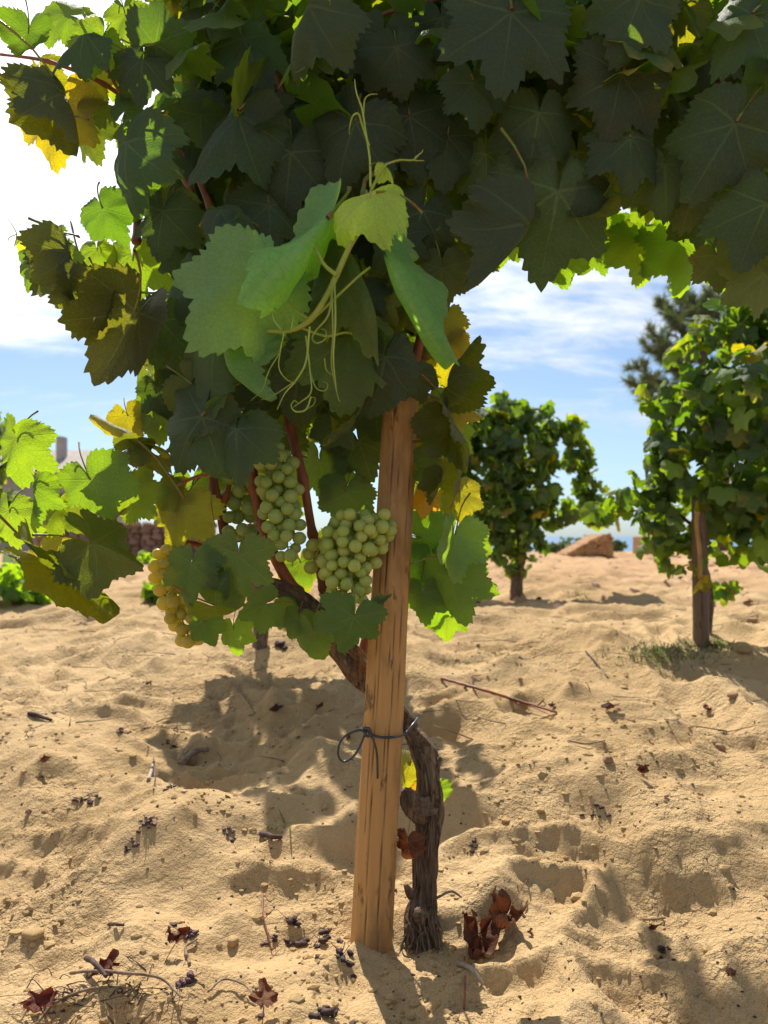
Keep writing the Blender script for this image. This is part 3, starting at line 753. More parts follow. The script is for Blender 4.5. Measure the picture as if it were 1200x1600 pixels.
# ---- individually placed leaves of the main vine
# (px, py of the leaf's junction, midrib px, tip direction clockwise from up, pitch, yaw, depth, fold, droop, roll, lobe, colour, tint, flip)
HL = [
 # young shoot leaves in front
 (398, 440, 182, 220, -18, -14, 1.16, 8, 12, 12, .15, 'mint', 1, 0),
 (512, 340, 250, 215, -26, -30, 1.13, 46, 14, 25, .3, 'mint', 1, 0),
 (588, 300, 112, 238, -38, 8, 1.11, 14, 70, 20, .05, 'pale', 1, 0),
 (577, 350, 262, 158, -18, 26, 1.15, 52, 16, 30, .35, 'mint', .7, 0),
 (545, 400, 190, 152, -15, -40, 1.20, 62, 30, 30, .35, 'mid', .6, 0),
 (352, 535, 150, 176, -10, 70, 1.20, 50, 30, 20, .3, 'mint', .8, 0),
 (602, 256, 48, 138, -20, -30, 1.11, 50, 30, 20, .1, 'pale', 1, 0),
 (345, 515, 160, 196, -10, 12, 1.26, 8, 22, 16, .6, 'mid', .5, 0),
 (300, 600, 120, 130, 0, 10, 1.30, 10, 22, 16, .5, 'olive', .4, 0),
 (545, 520, 165, 176, -8, -8, 1.27, 14, 26, 16, .5, 'mid', .5, 0),
 (600, 560, 130, 190, -5, -10, 1.30, 14, 26, 16, .3, 'dark', .6, 0),
 (470, 560, 125, 190, 0, 0, 1.33, 10, 20, 16, .3, 'dark', .5, 0),
 (545, 668, 75, 215, 5, 30, 1.38, 40, 30, 16, .3, 'brown', .5, 1),
 # upper left mass
 (372, 172, 160, 215, -8, 12, 1.30, 20, 16, 40, .3, 'blue', .75, 0),
 (385, 165, 100, 15, -20, 40, 1.32, 20, 16, 30, .3, 'brown', .6, 1),
 (555, 190, 125, 200, 0, 8, 1.32, 8, 18, 16, .25, 'dark', .7, 0),
 (455, 240, 130, 188, 0, 10, 1.35, 8, 18, 16, .3, 'dark', .8, 0),
 (242, 70, 90, 70, 5, 10, 1.36, 8, 22, 16, .3, 'blue', .5, 0),
 (225, 95, 90, 190, 0, 10, 1.38, 12, 22, 16, .3, 'dark', .5, 0),
 (200, 225, 130, 186, -5, 10, 1.33, 8, 18, 16, .2, 'blue', .5, 0),
 (482, 10, 135, 203, -10, 45, 1.22, 34, 18, 16, .2, 'olive', .7, 0),
 (380, 60, 110, 160, 0, 10, 1.36, 14, 28, 16, .3, 'blue', .5, 0),
 (345, 330, 80, 100, -25, 10, 1.31, 10, 32, 20, .3, 'blue', .7, 0),
 (360, 352, 85, 225, -25, 0, 1.29, 10, 42, 30, .2, 'blue', .5, 0),
 (420, 320, 100, 175, 0, -12, 1.36, 10, 22, 16, .3, 'dark', .6, 0),
 (300, 430, 100, 200, -5, 20, 1.36, 10, 22, 16, .3, 'blue', .4, 0),
 (255, 330, 100, 190, 0, 10, 1.38, 10, 22, 16, .3, 'dark', .4, 0),
 (250, 500, 100, 190, 0, 20, 1.38, 10, 22, 16, .3, 'dark', .4, 0),
 (640, 180, 120, 170, 0, 0, 1.36, 10, 22, 16, .3, 'deep', .7, 0),
 (600, 60, 110, 190, 0, 0, 1.34, 10, 22, 16, .3, 'dark', .6, 0),
 (660, 330, 110, 200, 0, 0, 1.40, 10, 22, 16, .3, 'deep', .6, 0),
 (690, 420, 90, 180, 0, -10, 1.40, 20, 22, 16, .3, 'olive', .3, 0),
 # top-left outer leaves
 (45, 50, 72, 190, 0, -20, 1.42, 22, 22, 16, .3, 'mid', .5, 1),
 (135, 60, 92, 245, -25, 10, 1.38, 16, 22, 20, .3, 'blue', .6, 0),
 (92, 160, 125, 190, 0, 15, 1.46, 12, 18, 12, .3, 'yellow', .9, 0),
 (100, 150, 120, 160, 0, 60, 1.40, 56, 12, 12, .2, 'brown', .8, 1),
 (135, 112, 78, 160, 0, 10, 1.50, 8, 18, 12, .4, 'yellow', .8, 0),
 (160, 60, 80, 200, -10, -30, 1.44, 24, 22, 16, .3, 'lime', .5, 0),
 (60, 110, 70, 170, 0, 20, 1.52, 12, 18, 12, .4, 'yellow', .5, 0),
 (195, 20, 70, 170, 0, 0, 1.52, 12, 18, 12, .4, 'lime', .6, 0),
 (250, 0, 60, 60, 0, 0, 1.52, 12, 18, 12, .4, 'yellow', .8, 0),
 (165, 100, 65, 120, 0, 10, 1.50, 12, 18, 12, .4, 'lime', .5, 0),
 (110, 25, 70, 290, 0, 0, 1.50, 12, 18, 12, .4, 'mid', .5, 0),
 (205, 200, 60, 110, 0, 0, 1.50, 12, 18, 12, .4, 'lime', .6, 0),
 (195, 175, 55, 30, 0, 0, 1.44, 20, 18, 12, .4, 'blue', .6, 0),
 (215, 110, 75, 200, 0, -40, 1.44, 30, 18, 12, .4, 'dark', .5, 0),
 (130, 190, 80, 165, 0, 30, 1.48, 30, 18, 12, .4, 'olive', .7, 0),
 # left cluster
 (68, 378, 88, 205, -12, 18, 1.36, 22, 40, 16, .3, 'mid', .4, 0),
 (85, 372, 60, 250, -5, 18, 1.40, 22, 40, 16, .3, 'lime', .4, 0),
 (160, 325, 90, 155, -5, -10, 1.42, 16, 24, 16, .3, 'mid', .4, 0),
 (208, 402, 88, 182, 0, 8, 1.50, 8, 16, 12, .6, 'lime', .8, 0),
 (110, 395, 110, 160, 0, 50, 1.36, 44, 16, 12, .2, 'brown', .85, 1),
 (150, 460, 90, 205, 0, 10, 1.36, 30, 16, 30, .1, 'brown', .8, 1),
 (210, 488, 158, 212, 8, 10, 1.33, 16, 16, 45, .05, 'brown', .9, 1),
 (35, 372, 30, 200, 0, 0, 1.38, 22, 30, 16, .1, 'pale', .7, 0),
 (152, 390, 55, 170, 0, 0, 1.50, 22, 30, 16, .3, 'lime', .7, 0),
 # middle left
 (218, 690, 155, 302, -25, -10, 1.34, 58, 16, 16, .2, 'yellow', .75, 0),
 (205, 700, 60, 60, 0, 10, 1.36, 30, 26, 16, .2, 'brown', .7, 1),
 (315, 650, 125, 216, -4, 8, 1.27, 10, 20, 20, .15, 'dark', .4, 0),
 (330, 632, 105, 300, -30, -10, 1.28, 24, 60, 30, .2, 'olive', .6, 0),
 (372, 672, 100, 184, -5, 25, 1.27, 22, 20, 20, .2, 'blue', .6, 0),
 (245, 640, 80, 185, 0, 0, 1.45, 8, 16, 12, .4, 'lime', .7, 0),
 (200, 650, 50, 160, 0, 0, 1.46, 8, 16, 12, .4, 'yellow', .7, 0),
 (440, 668, 55, 120, 0, 0, 1.52, 8, 16, 12, .4, 'lime', .7, 0),
 # lower left, lit from behind
 (28, 686, 100, 188, 4, 12, 1.28, 8, 16, 14, .55, 'lime', .7, 0),
 (141, 749, 88, 160, 3, 4, 1.30, 5, 12, 10, .15, 'lime', .25, 0),
 (92, 790, 78, 190, 0, 10, 1.38, 8, 16, 12, .3, 'lime', .85, 0),
 (15, 800, 85, 185, 0, 10, 1.34, 10, 16, 12, .3, 'lime', .85, 0),
 (55, 762, 70, 180, 0, 50, 1.34, 20, 16, 12, .3, 'lime', .6, 0),
 (145, 848, 112, 112, 2, 10, 1.28, 24, 20, 40, .05, 'brown', .7, 1),
 (80, 885, 160, 127, 0, -15, 1.32, 50, 10, 16, .1, 'olive', .75, 1),
 (70, 878, 80, 150, 0, 30, 1.36, 10, 10, 16, .1, 'yellow', .9, 0),
 (205, 775, 78, 80, 0, 0, 1.40, 10, 16, 12, .3, 'lime', .8, 0),
 (262, 770, 55, 100, 0, 0, 1.42, 10, 16, 12, .3, 'yellow', .5, 0),
 (285, 790, 92, 200, 0, 10, 1.42, 10, 16, 12, .2, 'yellow', .7, 0),
 # lower middle
 (372, 868, 88, 184, -3, -4, 1.30, 8, 18, 14, .5, 'mid', .5, 0),
 (300, 880, 82, 190, -8, 20, 1.30, 16, 18, 14, .3, 'mid', .6, 0),
 (335, 945, 90, 110, -30, 0, 1.32, 30, 50, 30, .2, 'olive', .5, 1),
 (320, 975, 60, 160, 0, 0, 1.38, 20, 30, 30, .3, 'mid', .6, 0),
 (365, 985, 50, 175, 0, 0, 1.42, 10, 16, 12, .4, 'lime', .9, 0),
 (415, 945, 62, 250, -5, 0, 1.40, 20, 26, 12, .3, 'mid', .5, 0),
 (440, 950, 55, 120, -5, 0, 1.44, 20, 26, 12, .3, 'lime', .7, 0),
 (553, 963, 92, 196, 3, 0, 1.34, 6, 14, 10, .75, 'mid', .55, 0),
 (490, 985, 78, 168, 0, 10, 1.40, 14, 16, 12, .5, 'lime', .6, 0),
 (465, 965, 50, 200, 0, 10, 1.42, 14, 16, 12, .3, 'lime', .5, 0),
 (590, 945, 35, 60, 0, 10, 1.36, 34, 36, 12, .3, 'blue', .5, 0),
 # around the grapes, behind
 (560, 690, 90, 160, 0, 0, 1.58, 8, 16, 12, .3, 'dark', .5, 0),
 (500, 720, 85, 175, 0, 0, 1.60, 8, 16, 12, .3, 'mid', .3, 0),
 (430, 660, 85, 185, 0, 0, 1.56, 8, 16, 12, .3, 'olive', .4, 0),
 (540, 770, 85, 190, -8, 0, 1.56, 14, 22, 20, .2, 'blue', .4, 0),
 (350, 720, 80, 190, 0, 0, 1.62, 8, 16, 12, .3, 'mid', .2, 0),
 (300, 760, 80, 175, 0, 0, 1.60, 8, 16, 12, .3, 'lime', .3, 0),
 (530, 850, 70, 185, 0, 0, 1.62, 8, 16, 12, .3, 'lime', .3, 0),
 (470, 880, 70, 170, 0, 0, 1.62, 8, 16, 12, .3, 'mid', .3, 0),
 (420, 760, 80, 170, 0, 0, 1.64, 8, 16, 12, .3, 'mid', .3, 0),
 # right of the stake
 (690, 500, 80, 200, 0, 0, 1.56, 8, 16, 12, .2, 'yellow', .75, 0),
 (700, 535, 60, 165, 0, 0, 1.58, 8, 16, 12, .2, 'yellow', .8, 0),
 (702, 604, 98, 20, 8, 45, 1.48, 40, 16, 12, .1, 'olive', .75, 1),
 (650, 588, 58, 165, 0, -10, 1.42, 20, 16, 20, .1, 'olive', .7, 0),
 (695, 625, 75, 110, 0, -40, 1.52, 20, 16, 20, .1, 'yellow', .7, 0),
 (708, 655, 96, 158, 0, 46, 1.46, 40, 10, 12, .1, 'olive', .8, 1),
 (665, 690, 62, 195, 0, 10, 1.52, 10, 16, 12, .2, 'yellow', .6, 0),
 (672, 630, 55, 170, 0, 0, 1.54, 10, 16, 12, .2, 'lime', .6, 0),
 (685, 720, 70, 178, 0, -55, 1.50, 20, 16, 12, .2, 'lime', .5, 0),
 (720, 742, 66, 190, 0, 40, 1.50, 34, 16, 12, .2, 'yellow', .6, 1),
 (690, 750, 58, 200, 0, 30, 1.46, 34, 16, 12, .2, 'olive', .6, 1),
 (664, 775, 40, 190, 0, 0, 1.50, 14, 26, 12, .2, 'orange', .8, 0),
 (712, 836, 90, 186, 0, -35, 1.48, 16, 12, 16, .2, 'mint', .4, 1),
 (660, 840, 70, 100, 0, 0, 1.56, 10, 16, 12, .2, 'lime', .9, 0),
 (675, 880, 85, 180, 0, 0, 1.56, 10, 16, 12, .4, 'lime', .8, 0),
 (705, 900, 88, 165, 0, 15, 1.52, 12, 16, 12, .4, 'lime', .6, 0),
 (660, 930, 80, 178, 0, 0, 1.54, 10, 16, 12, .4, 'lime', .7, 0),
 (690, 940, 60, 190, 0, 0, 1.58, 10, 16, 12, .4, 'lime', .9, 0),
 (725, 880, 65, 155, 0, 0, 1.58, 20, 16, 12, .4, 'lime', .7, 0),
 (655, 870, 70, 185, 0, 0, 1.60, 10, 16, 12, .4, 'lime', .9, 0),
 (700, 560, 70, 170, 0, 0, 1.72, 8, 16, 12, .2, 'yellow', .8, 0),
 (672, 640, 66, 180, 0, 10, 1.70, 8, 16, 12, .2, 'lime', .7, 0),
 (712, 625, 60, 150, 0, 0, 1.72, 8, 16, 12, .2, 'yellow', .6, 0),
 (700, 680, 66, 185, 0, 20, 1.66, 8, 16, 12, .2, 'lime', .6, 0),
 (668, 745, 66, 180, 0, 0, 1.66, 8, 16, 12, .2, 'lime', .6, 0),
 (718, 770, 60, 172, 0, 20, 1.62, 20, 16, 12, .2, 'yellow', .6, 0),
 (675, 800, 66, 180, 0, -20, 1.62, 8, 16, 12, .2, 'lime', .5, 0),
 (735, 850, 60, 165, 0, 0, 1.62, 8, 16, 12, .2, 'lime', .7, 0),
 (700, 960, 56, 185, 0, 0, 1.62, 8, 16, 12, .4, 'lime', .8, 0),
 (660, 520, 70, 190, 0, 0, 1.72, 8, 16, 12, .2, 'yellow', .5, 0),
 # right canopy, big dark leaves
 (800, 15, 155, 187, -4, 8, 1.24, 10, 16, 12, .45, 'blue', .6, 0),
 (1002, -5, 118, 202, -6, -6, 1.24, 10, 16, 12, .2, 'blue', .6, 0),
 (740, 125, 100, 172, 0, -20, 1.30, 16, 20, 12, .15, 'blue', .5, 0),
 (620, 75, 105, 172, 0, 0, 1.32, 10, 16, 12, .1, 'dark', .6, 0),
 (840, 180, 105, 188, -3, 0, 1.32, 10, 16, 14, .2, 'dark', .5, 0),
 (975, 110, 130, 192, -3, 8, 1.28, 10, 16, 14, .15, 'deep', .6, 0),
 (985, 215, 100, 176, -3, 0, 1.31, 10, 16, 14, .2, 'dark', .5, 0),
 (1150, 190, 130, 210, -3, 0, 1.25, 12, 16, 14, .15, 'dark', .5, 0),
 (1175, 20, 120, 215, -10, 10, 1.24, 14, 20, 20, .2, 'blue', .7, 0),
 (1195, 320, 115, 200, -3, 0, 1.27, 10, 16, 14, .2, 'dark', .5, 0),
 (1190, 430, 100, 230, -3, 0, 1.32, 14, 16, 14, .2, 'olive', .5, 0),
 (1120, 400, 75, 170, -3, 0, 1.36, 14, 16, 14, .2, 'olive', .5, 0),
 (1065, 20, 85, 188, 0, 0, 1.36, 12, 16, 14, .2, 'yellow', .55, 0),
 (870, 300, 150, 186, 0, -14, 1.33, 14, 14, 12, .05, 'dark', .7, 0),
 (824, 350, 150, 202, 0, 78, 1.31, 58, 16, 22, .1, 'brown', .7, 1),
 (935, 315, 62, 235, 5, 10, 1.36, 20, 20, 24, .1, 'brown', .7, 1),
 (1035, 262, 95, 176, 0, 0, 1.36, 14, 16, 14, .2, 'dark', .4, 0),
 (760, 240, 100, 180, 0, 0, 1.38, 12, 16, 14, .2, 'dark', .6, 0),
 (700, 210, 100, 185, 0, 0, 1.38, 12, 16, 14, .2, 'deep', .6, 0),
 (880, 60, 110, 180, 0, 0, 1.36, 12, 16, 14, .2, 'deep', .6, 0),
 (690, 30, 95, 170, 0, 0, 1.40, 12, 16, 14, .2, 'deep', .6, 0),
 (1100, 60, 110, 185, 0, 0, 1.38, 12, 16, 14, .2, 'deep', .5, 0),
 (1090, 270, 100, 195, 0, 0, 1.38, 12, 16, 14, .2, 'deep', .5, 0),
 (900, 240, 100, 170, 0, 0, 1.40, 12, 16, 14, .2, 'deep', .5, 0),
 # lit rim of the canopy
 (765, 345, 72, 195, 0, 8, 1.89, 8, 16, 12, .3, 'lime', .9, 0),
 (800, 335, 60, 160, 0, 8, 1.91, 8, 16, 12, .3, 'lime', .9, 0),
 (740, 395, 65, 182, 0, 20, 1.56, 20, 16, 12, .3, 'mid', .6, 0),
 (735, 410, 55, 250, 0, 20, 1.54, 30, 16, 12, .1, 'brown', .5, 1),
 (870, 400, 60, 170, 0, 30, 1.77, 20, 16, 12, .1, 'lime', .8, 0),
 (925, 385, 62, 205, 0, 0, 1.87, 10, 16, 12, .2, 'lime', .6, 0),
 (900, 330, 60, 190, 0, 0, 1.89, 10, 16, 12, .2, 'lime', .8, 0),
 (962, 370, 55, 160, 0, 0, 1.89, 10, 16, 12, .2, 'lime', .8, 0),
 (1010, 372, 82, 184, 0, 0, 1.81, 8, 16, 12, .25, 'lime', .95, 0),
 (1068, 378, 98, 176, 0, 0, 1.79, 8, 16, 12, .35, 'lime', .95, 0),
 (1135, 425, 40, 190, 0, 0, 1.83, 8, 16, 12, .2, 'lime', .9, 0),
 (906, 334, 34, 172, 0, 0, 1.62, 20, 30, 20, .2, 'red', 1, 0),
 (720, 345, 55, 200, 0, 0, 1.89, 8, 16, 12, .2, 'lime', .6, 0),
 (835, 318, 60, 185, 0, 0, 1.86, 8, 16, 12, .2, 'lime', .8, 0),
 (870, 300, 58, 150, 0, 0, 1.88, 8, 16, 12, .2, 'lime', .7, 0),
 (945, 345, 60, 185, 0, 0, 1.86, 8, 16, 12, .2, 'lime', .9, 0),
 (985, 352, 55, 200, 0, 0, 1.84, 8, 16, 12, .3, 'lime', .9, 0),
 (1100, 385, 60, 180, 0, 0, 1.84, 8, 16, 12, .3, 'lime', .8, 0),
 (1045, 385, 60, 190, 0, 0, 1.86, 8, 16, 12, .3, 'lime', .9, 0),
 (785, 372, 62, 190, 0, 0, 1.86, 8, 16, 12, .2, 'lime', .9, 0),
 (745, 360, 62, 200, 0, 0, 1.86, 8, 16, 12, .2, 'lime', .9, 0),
]
leaf_parts = []
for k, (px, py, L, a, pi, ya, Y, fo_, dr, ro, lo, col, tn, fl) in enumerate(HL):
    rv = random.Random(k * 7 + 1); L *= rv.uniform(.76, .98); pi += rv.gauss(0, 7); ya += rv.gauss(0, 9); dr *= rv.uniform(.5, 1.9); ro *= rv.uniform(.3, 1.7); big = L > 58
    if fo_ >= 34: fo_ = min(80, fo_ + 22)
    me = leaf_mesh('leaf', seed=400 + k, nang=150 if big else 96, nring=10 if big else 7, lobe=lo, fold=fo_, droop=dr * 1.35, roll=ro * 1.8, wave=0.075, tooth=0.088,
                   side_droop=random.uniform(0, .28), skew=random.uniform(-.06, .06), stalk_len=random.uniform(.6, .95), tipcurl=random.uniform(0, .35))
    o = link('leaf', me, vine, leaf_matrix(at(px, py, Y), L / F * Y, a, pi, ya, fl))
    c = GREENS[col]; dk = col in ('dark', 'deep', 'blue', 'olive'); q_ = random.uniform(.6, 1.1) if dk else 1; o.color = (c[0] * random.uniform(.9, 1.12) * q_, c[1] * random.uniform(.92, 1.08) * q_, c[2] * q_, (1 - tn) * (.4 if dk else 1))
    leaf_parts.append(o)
# brown leaf hanging beside the trunk, three low leaves behind it
for (px, py, L, a, Y, col, mat) in [(636, 1316, 42, 186, 1.49, None, M_dry), (640, 1195, 44, 195, 1.64, 'yellow', M_leaf), (645, 1225, 36, 170, 1.66, 'orange', M_leaf), (680, 1235, 38, 170, 1.63, 'lime', M_leaf)]:
    me = leaf_mesh('leaf', [mat, M_stalk], seed=px, nang=90, nring=7, lobe=.3, fold=22, droop=50, roll=60, wave=.12)
    o = link('leaf', me, vine, leaf_matrix(at(px, py, Y), L / F * Y, a, 0, 20))
    if col: o.color = GREENS[col] + (.3,)
    leaf_parts.append(o)

# ---- filler leaves behind the placed ones: first layer single leaves, the rest one mass
def inpoly(x, y, poly):
    c = False; j = len(poly) - 1
    for i in range(len(poly)):
        xi, yi = poly[i]; xj, yj = poly[j]
        if (yi > y) != (yj > y) and x < (xj - xi) * (y - yi) / (yj - yi) + xi: c = not c
        j = i
    return c
DENSE = [(265, -60), (1260, -60), (1260, 440), (1130, 385), (1060, 315), (960, 285), (880, 245), (800, 225), (735, 280), (690, 400), (690, 470), (640, 540), (625, 620), (560, 670), (450, 640), (345, 660), (255, 660), (235, 560), (250, 470), (260, 400), (250, 330), (272, 250), (285, 120)]
def poly_leaves(poly, n, y0, y1, L, jit=0.45):
    xs = [p[0] for p in poly]; ys = [p[1] for p in poly]; out = []
    while len(out) < n:
        x = random.uniform(min(xs), max(xs)); y = random.uniform(min(ys), max(ys))
        if not inpoly(x, y, poly): continue
        Y = random.uniform(y0, y1)
        nrm = Vector((random.gauss(-.1, jit), -1 + random.gauss(0, .3), random.gauss(.25, jit)))
        tp = Vector((random.gauss(0, .5), random.gauss(0, .3), -1))
        M = frame_matrix(at(x, y, Y), L * random.uniform(.75, 1.15), nrm, tp); out.append(M)
    return out
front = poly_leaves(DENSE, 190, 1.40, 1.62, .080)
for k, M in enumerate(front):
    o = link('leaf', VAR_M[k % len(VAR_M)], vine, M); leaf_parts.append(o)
    c = GREENS[random.choice(['dark', 'deep', 'blue', 'dark', 'deep', 'olive'])]; o.color = c + (.15,)  # fillers tinted dark to deepen the canopy shade
deep = poly_leaves(DENSE, 620, 1.60, 1.85, .088)
def pix(M): p = M.translation; return 600 + p.x / p.y * F, HOR - (p.z - CAMZ) / p.y * F, p.y
deep = [M for M in deep if not (pix(M)[2] > 1.64 and ((pix(M)[0] > 600 and pix(M)[1] > 290) or (pix(M)[0] > 700 and pix(M)[1] > 190) or (pix(M)[0] < 330 and pix(M)[1] > 480)))]
# canopy above the frame, what shades all this, and hidden leaves added behind it
def box_leaves(n, x0, x1, y0, y1, z0, z1, L=.085):
    out = []
    for _ in range(n):
        P = Vector((random.uniform(x0, x1), random.uniform(y0, y1), random.uniform(z0, z1)))
        out.append(frame_matrix(P, L * random.uniform(.75, 1.15), Vector((random.gauss(0, .5), random.gauss(-.3, .5), 1)), Vector((random.gauss(0, .6), random.gauss(0, .6), -.8))))
    return out
def above(M, m=60):     # stays clear of the sky seen through the arch
    p = M.translation; px = 600 + p.x / p.y * F; py = HOR - (p.z - CAMZ) / p.y * F
    return py < -m or inpoly(px, py, [(250, -80), (1300, -80), (1300, 330), (900, 250), (700, 250), (640, 500), (560, 610), (330, 600), (290, 420), (290, 100)])
deep += [M for M in box_leaves(620, -.42, 1.7, 1.25, 1.88, 1.55, 2.2) if above(M)]
deep += [M for M in box_leaves(30, -.62, -.42, 1.45, 1.9, 1.84, 2.05) if above(M)]
deep += [M for M in box_leaves(50, .2, 1.1, 2.75, 3.3, 2.0, 2.4) if above(M)]  # hidden leaves added to dapple the sand on the right
deep += [M for M in box_leaves(60, .12, .5, 2.75, 3.15, 2.05, 2.4) if above(M)]  # denser unseen patch added to shade the lower right sand
merged_leaves('leaves', deep, vine)

# ---- grape clusters
def berry_mesh():
    import bmesh
    bm = bmesh.new(); bmesh.ops.create_icosphere(bm, subdivisions=3, radius=1)
    for v in bm.verts: v.co.z *= 1.06
    bmesh.ops.create_icosphere(bm, subdivisions=1, radius=.10, matrix=Matrix.Translation((0, 0, -1.05)))
    me = bpy.data.meshes.new('grape'); bm.to_mesh(me); bm.free(); me.materials.append(M_grape)
    me.polygons.foreach_set('use_smooth', [True] * len(me.polygons)); return me
BERRY = berry_mesh()
def cluster(ax, w0, r, n, Y, col=None, tn=0.5, seed=1, prof=(.6, 1, .95, .7, .4)):
    rd = random.Random(seed)
    pts = [at(x, y, Y) for x, y in ax]; arr = catmull([list(p) for p in pts], 40)
    V, Fq = tube(pts, [.0025, .002, .0015], 20, 6); bag = Bag(); bag.add(V, Fq)
    W = w0 / F * Y; Rb = r / F * Y; got = []
    for _ in range(n * 60):
        if len(got) >= n: break
        t = rd.random(); c = arr[int(t * 39)]; wv = W * np.interp(t, np.linspace(0, 1, len(prof)), prof)
        a = rd.uniform(0, 2 * math.pi); q = wv * (rd.random() ** .45)
        P = c + np.array([math.cos(a) * q, math.sin(a) * q * .8, rd.uniform(-.3, .3) * Rb])
        rb = Rb * rd.uniform(.82, 1.1)
        if all(np.linalg.norm(P - g_[0]) > (rb + g_[1]) * .86 for g_ in got): got.append((P, rb, c))
    for P, rb, c in got:
        bag.add(*tube([c, (np.array(c) + P) / 2 + np.array([0, 0, .003]), P], [.0012, .001, .001], 5, 4, cap=False))
    base = Vector(pts[0])
    me = bag.mesh('grape_cluster', [M_shoot]); me.transform(Matrix.Translation(-base))
    o = bpy.data.objects.new('grape_cluster', me); C.objects.link(o); o.parent = vine; o.location = base - vine.location
    for P, rb, c in got:
        b = bpy.data.objects.new('grape', BERRY); C.objects.link(b); b.parent = o
        dirv = (Vector(P) - Vector(c)).normalized()
        b.matrix_local = Matrix.Translation(Vector(P) - base) @ (-dirv).to_track_quat('Z', 'Y').to_matrix().to_4x4() @ Matrix.Scale(rb, 4)
        if col: b.color = col + (1 - tn,)
    return o
cluster([(428, 700), (432, 735), (442, 800), (452, 872)], 29, 10.6, 105, 1.43, (0.36, 0.46, 0.16), .5, 1, (.55, .95, 1.05, 1, .5))
cluster([(568, 806), (556, 842), (546, 888), (540, 942)], 41, 10.2, 125, 1.42, (0.42, 0.49, 0.13), .5, 2, (1.0, 1.3, 1.15, .9, .65))
cluster([(505, 842), (495, 865), (492, 888)], 18, 10.5, 12, 1.45, (0.42, 0.42, 0.06), .5, 3)
cluster([(375, 720), (374, 770), (372, 840)], 24, 11.5, 34, 1.50, (0.24, 0.34, 0.12), .5, 4, (.6, 1, 1, .8))
cluster([(262, 862), (262, 900), (278, 950), (298, 1003)], 23, 10, 46, 1.44, (0.50, 0.40, 0.05), .75, 5, (.7, 1, .8, 1, .8))

# ---- young shoot with tendrils
SYD = 1.13
sh = Bag()
def add_path(b, pl, Y, rad, n=None, mi=0):
    Ys = Y if isinstance(Y, (list, tuple)) else [Y] * len(pl)
    b.add(*tube([at(x, y, yy) for (x, y), yy in zip(pl, Ys)], rad, n or 8 * len(pl), 8), mi)
add_path(sh, [(300, 545), (362, 532), (412, 518), (452, 517), (484, 500), (507, 468), (526, 430), (545, 388), (560, 362), (572, 325), (580, 297)], [1.34, 1.25, 1.2, 1.18, 1.16, 1.15, 1.14, 1.13, 1.12, 1.115, 1.11], [.0026, .0028, .003, .0032, .0048, .0042, .0045, .004, .0034, .0026, .002], 90)
add_path(sh, [(526, 430), (508, 415), (497, 395), (485, 372)], SYD, [.0034, .0028, .0022, .0016])
add_path(sh, [(484, 500), (455, 478), (425, 448)], [1.16, 1.17, 1.19], [.0026, .0022, .002])
add_path(sh, [(490, 497), (530, 460), (560, 432), (578, 418)], [1.16, 1.155, 1.15, 1.16], [.0026, .002, .002, .002])
add_path(sh, [(470, 512), (510, 525), (545, 520), (575, 540)], [1.17, 1.19, 1.21, 1.25], [.002, .002, .0018, .0018])
add_path(sh, [(560, 362), (572, 350), (583, 345)], SYD - .01, [.003, .0022, .002])
add_path(sh, [(580, 297), (593, 272), (604, 256)], 1.11, [.0024, .002, .0018])
add_path(sh, [(604, 256), (625, 250), (645, 250), (656, 240)], 1.11, [.0016, .0014, .0012, .0007])
add_path(sh, [(640, 250), (652, 251), (663, 251)], 1.11, [.001, .0008, .0005])
add_path(sh, [(648, 246), (658, 239), (661, 234)], 1.11, [.001, .0008, .0005])
shoot = sh.mesh('shoot', [M_shoot]); shoot.transform(Matrix.Translation(-vine.location)); so = bpy.data.objects.new('shoot', shoot); C.objects.link(so); so.parent = vine
TEND = [
 ([(579, 292), (578, 250), (572, 210), (566, 172), (557, 145), (554, 124)], .0014), ([(568, 178), (570, 156), (578, 148), (590, 147)], .0010),
 ([(577, 228), (566, 196), (560, 178), (551, 182), (546, 200), (546, 210)], .0012),
 ([(522, 432), (524, 500), (521, 560), (526, 612)], .0014), ([(518, 436), (520, 520), (518, 570), (528, 620), (532, 628)], .0010),
 ([(520, 440), (514, 490), (495, 515), (488, 528), (495, 536), (508, 530), (509, 517), (502, 514)], .0013),
 ([(484, 510), (478, 565), (462, 595), (445, 615), (433, 640)], .0012), ([(462, 595), (440, 610), (420, 622), (408, 624)], .0008),
 ([(478, 525), (484, 575), (486, 612), (470, 628), (458, 636)], .0010), ([(484, 580), (494, 606), (508, 610), (512, 600), (504, 596)], .0009),
 ([(486, 620), (478, 640), (462, 643), (455, 634), (460, 626), (466, 630)], .0010), ([(478, 640), (490, 632), (492, 622), (484, 622), (484, 630)], .0007),
 ([(444, 520), (438, 548), (436, 575), (447, 592), (462, 600)], .0008), ([(438, 550), (420, 580), (410, 608), (392, 626)], .0007),
 ([(420, 470), (430, 462), (440, 466)], .0010), ([(425, 480), (445, 492), (462, 512)], .0009), ([(440, 515), (428, 500), (426, 486)], .0009), ([(455, 515), (458, 496), (450, 490)], .0008),
 ([(507, 560), (510, 578), (520, 586), (523, 578)], .0009),
 ([(23, 384), (26, 366), (18, 350), (10, 338)], .0007), ([(26, 366), (14, 372), (12, 386)], .0006),
 ([(1080, 400), (1090, 412), (1098, 420), (1092, 430), (1086, 426)], .0007), ([(1105, 430), (1112, 445), (1125, 448)], .0006), ([(160, 440), (175, 452), (190, 448), (186, 440)], .0006),
 ([(860, 330), (866, 350), (858, 366), (850, 360)], .0006), ([(500, 935), (515, 945), (525, 960)], .0008), ([(330, 720), (328, 770), (336, 822)], .0012),
]
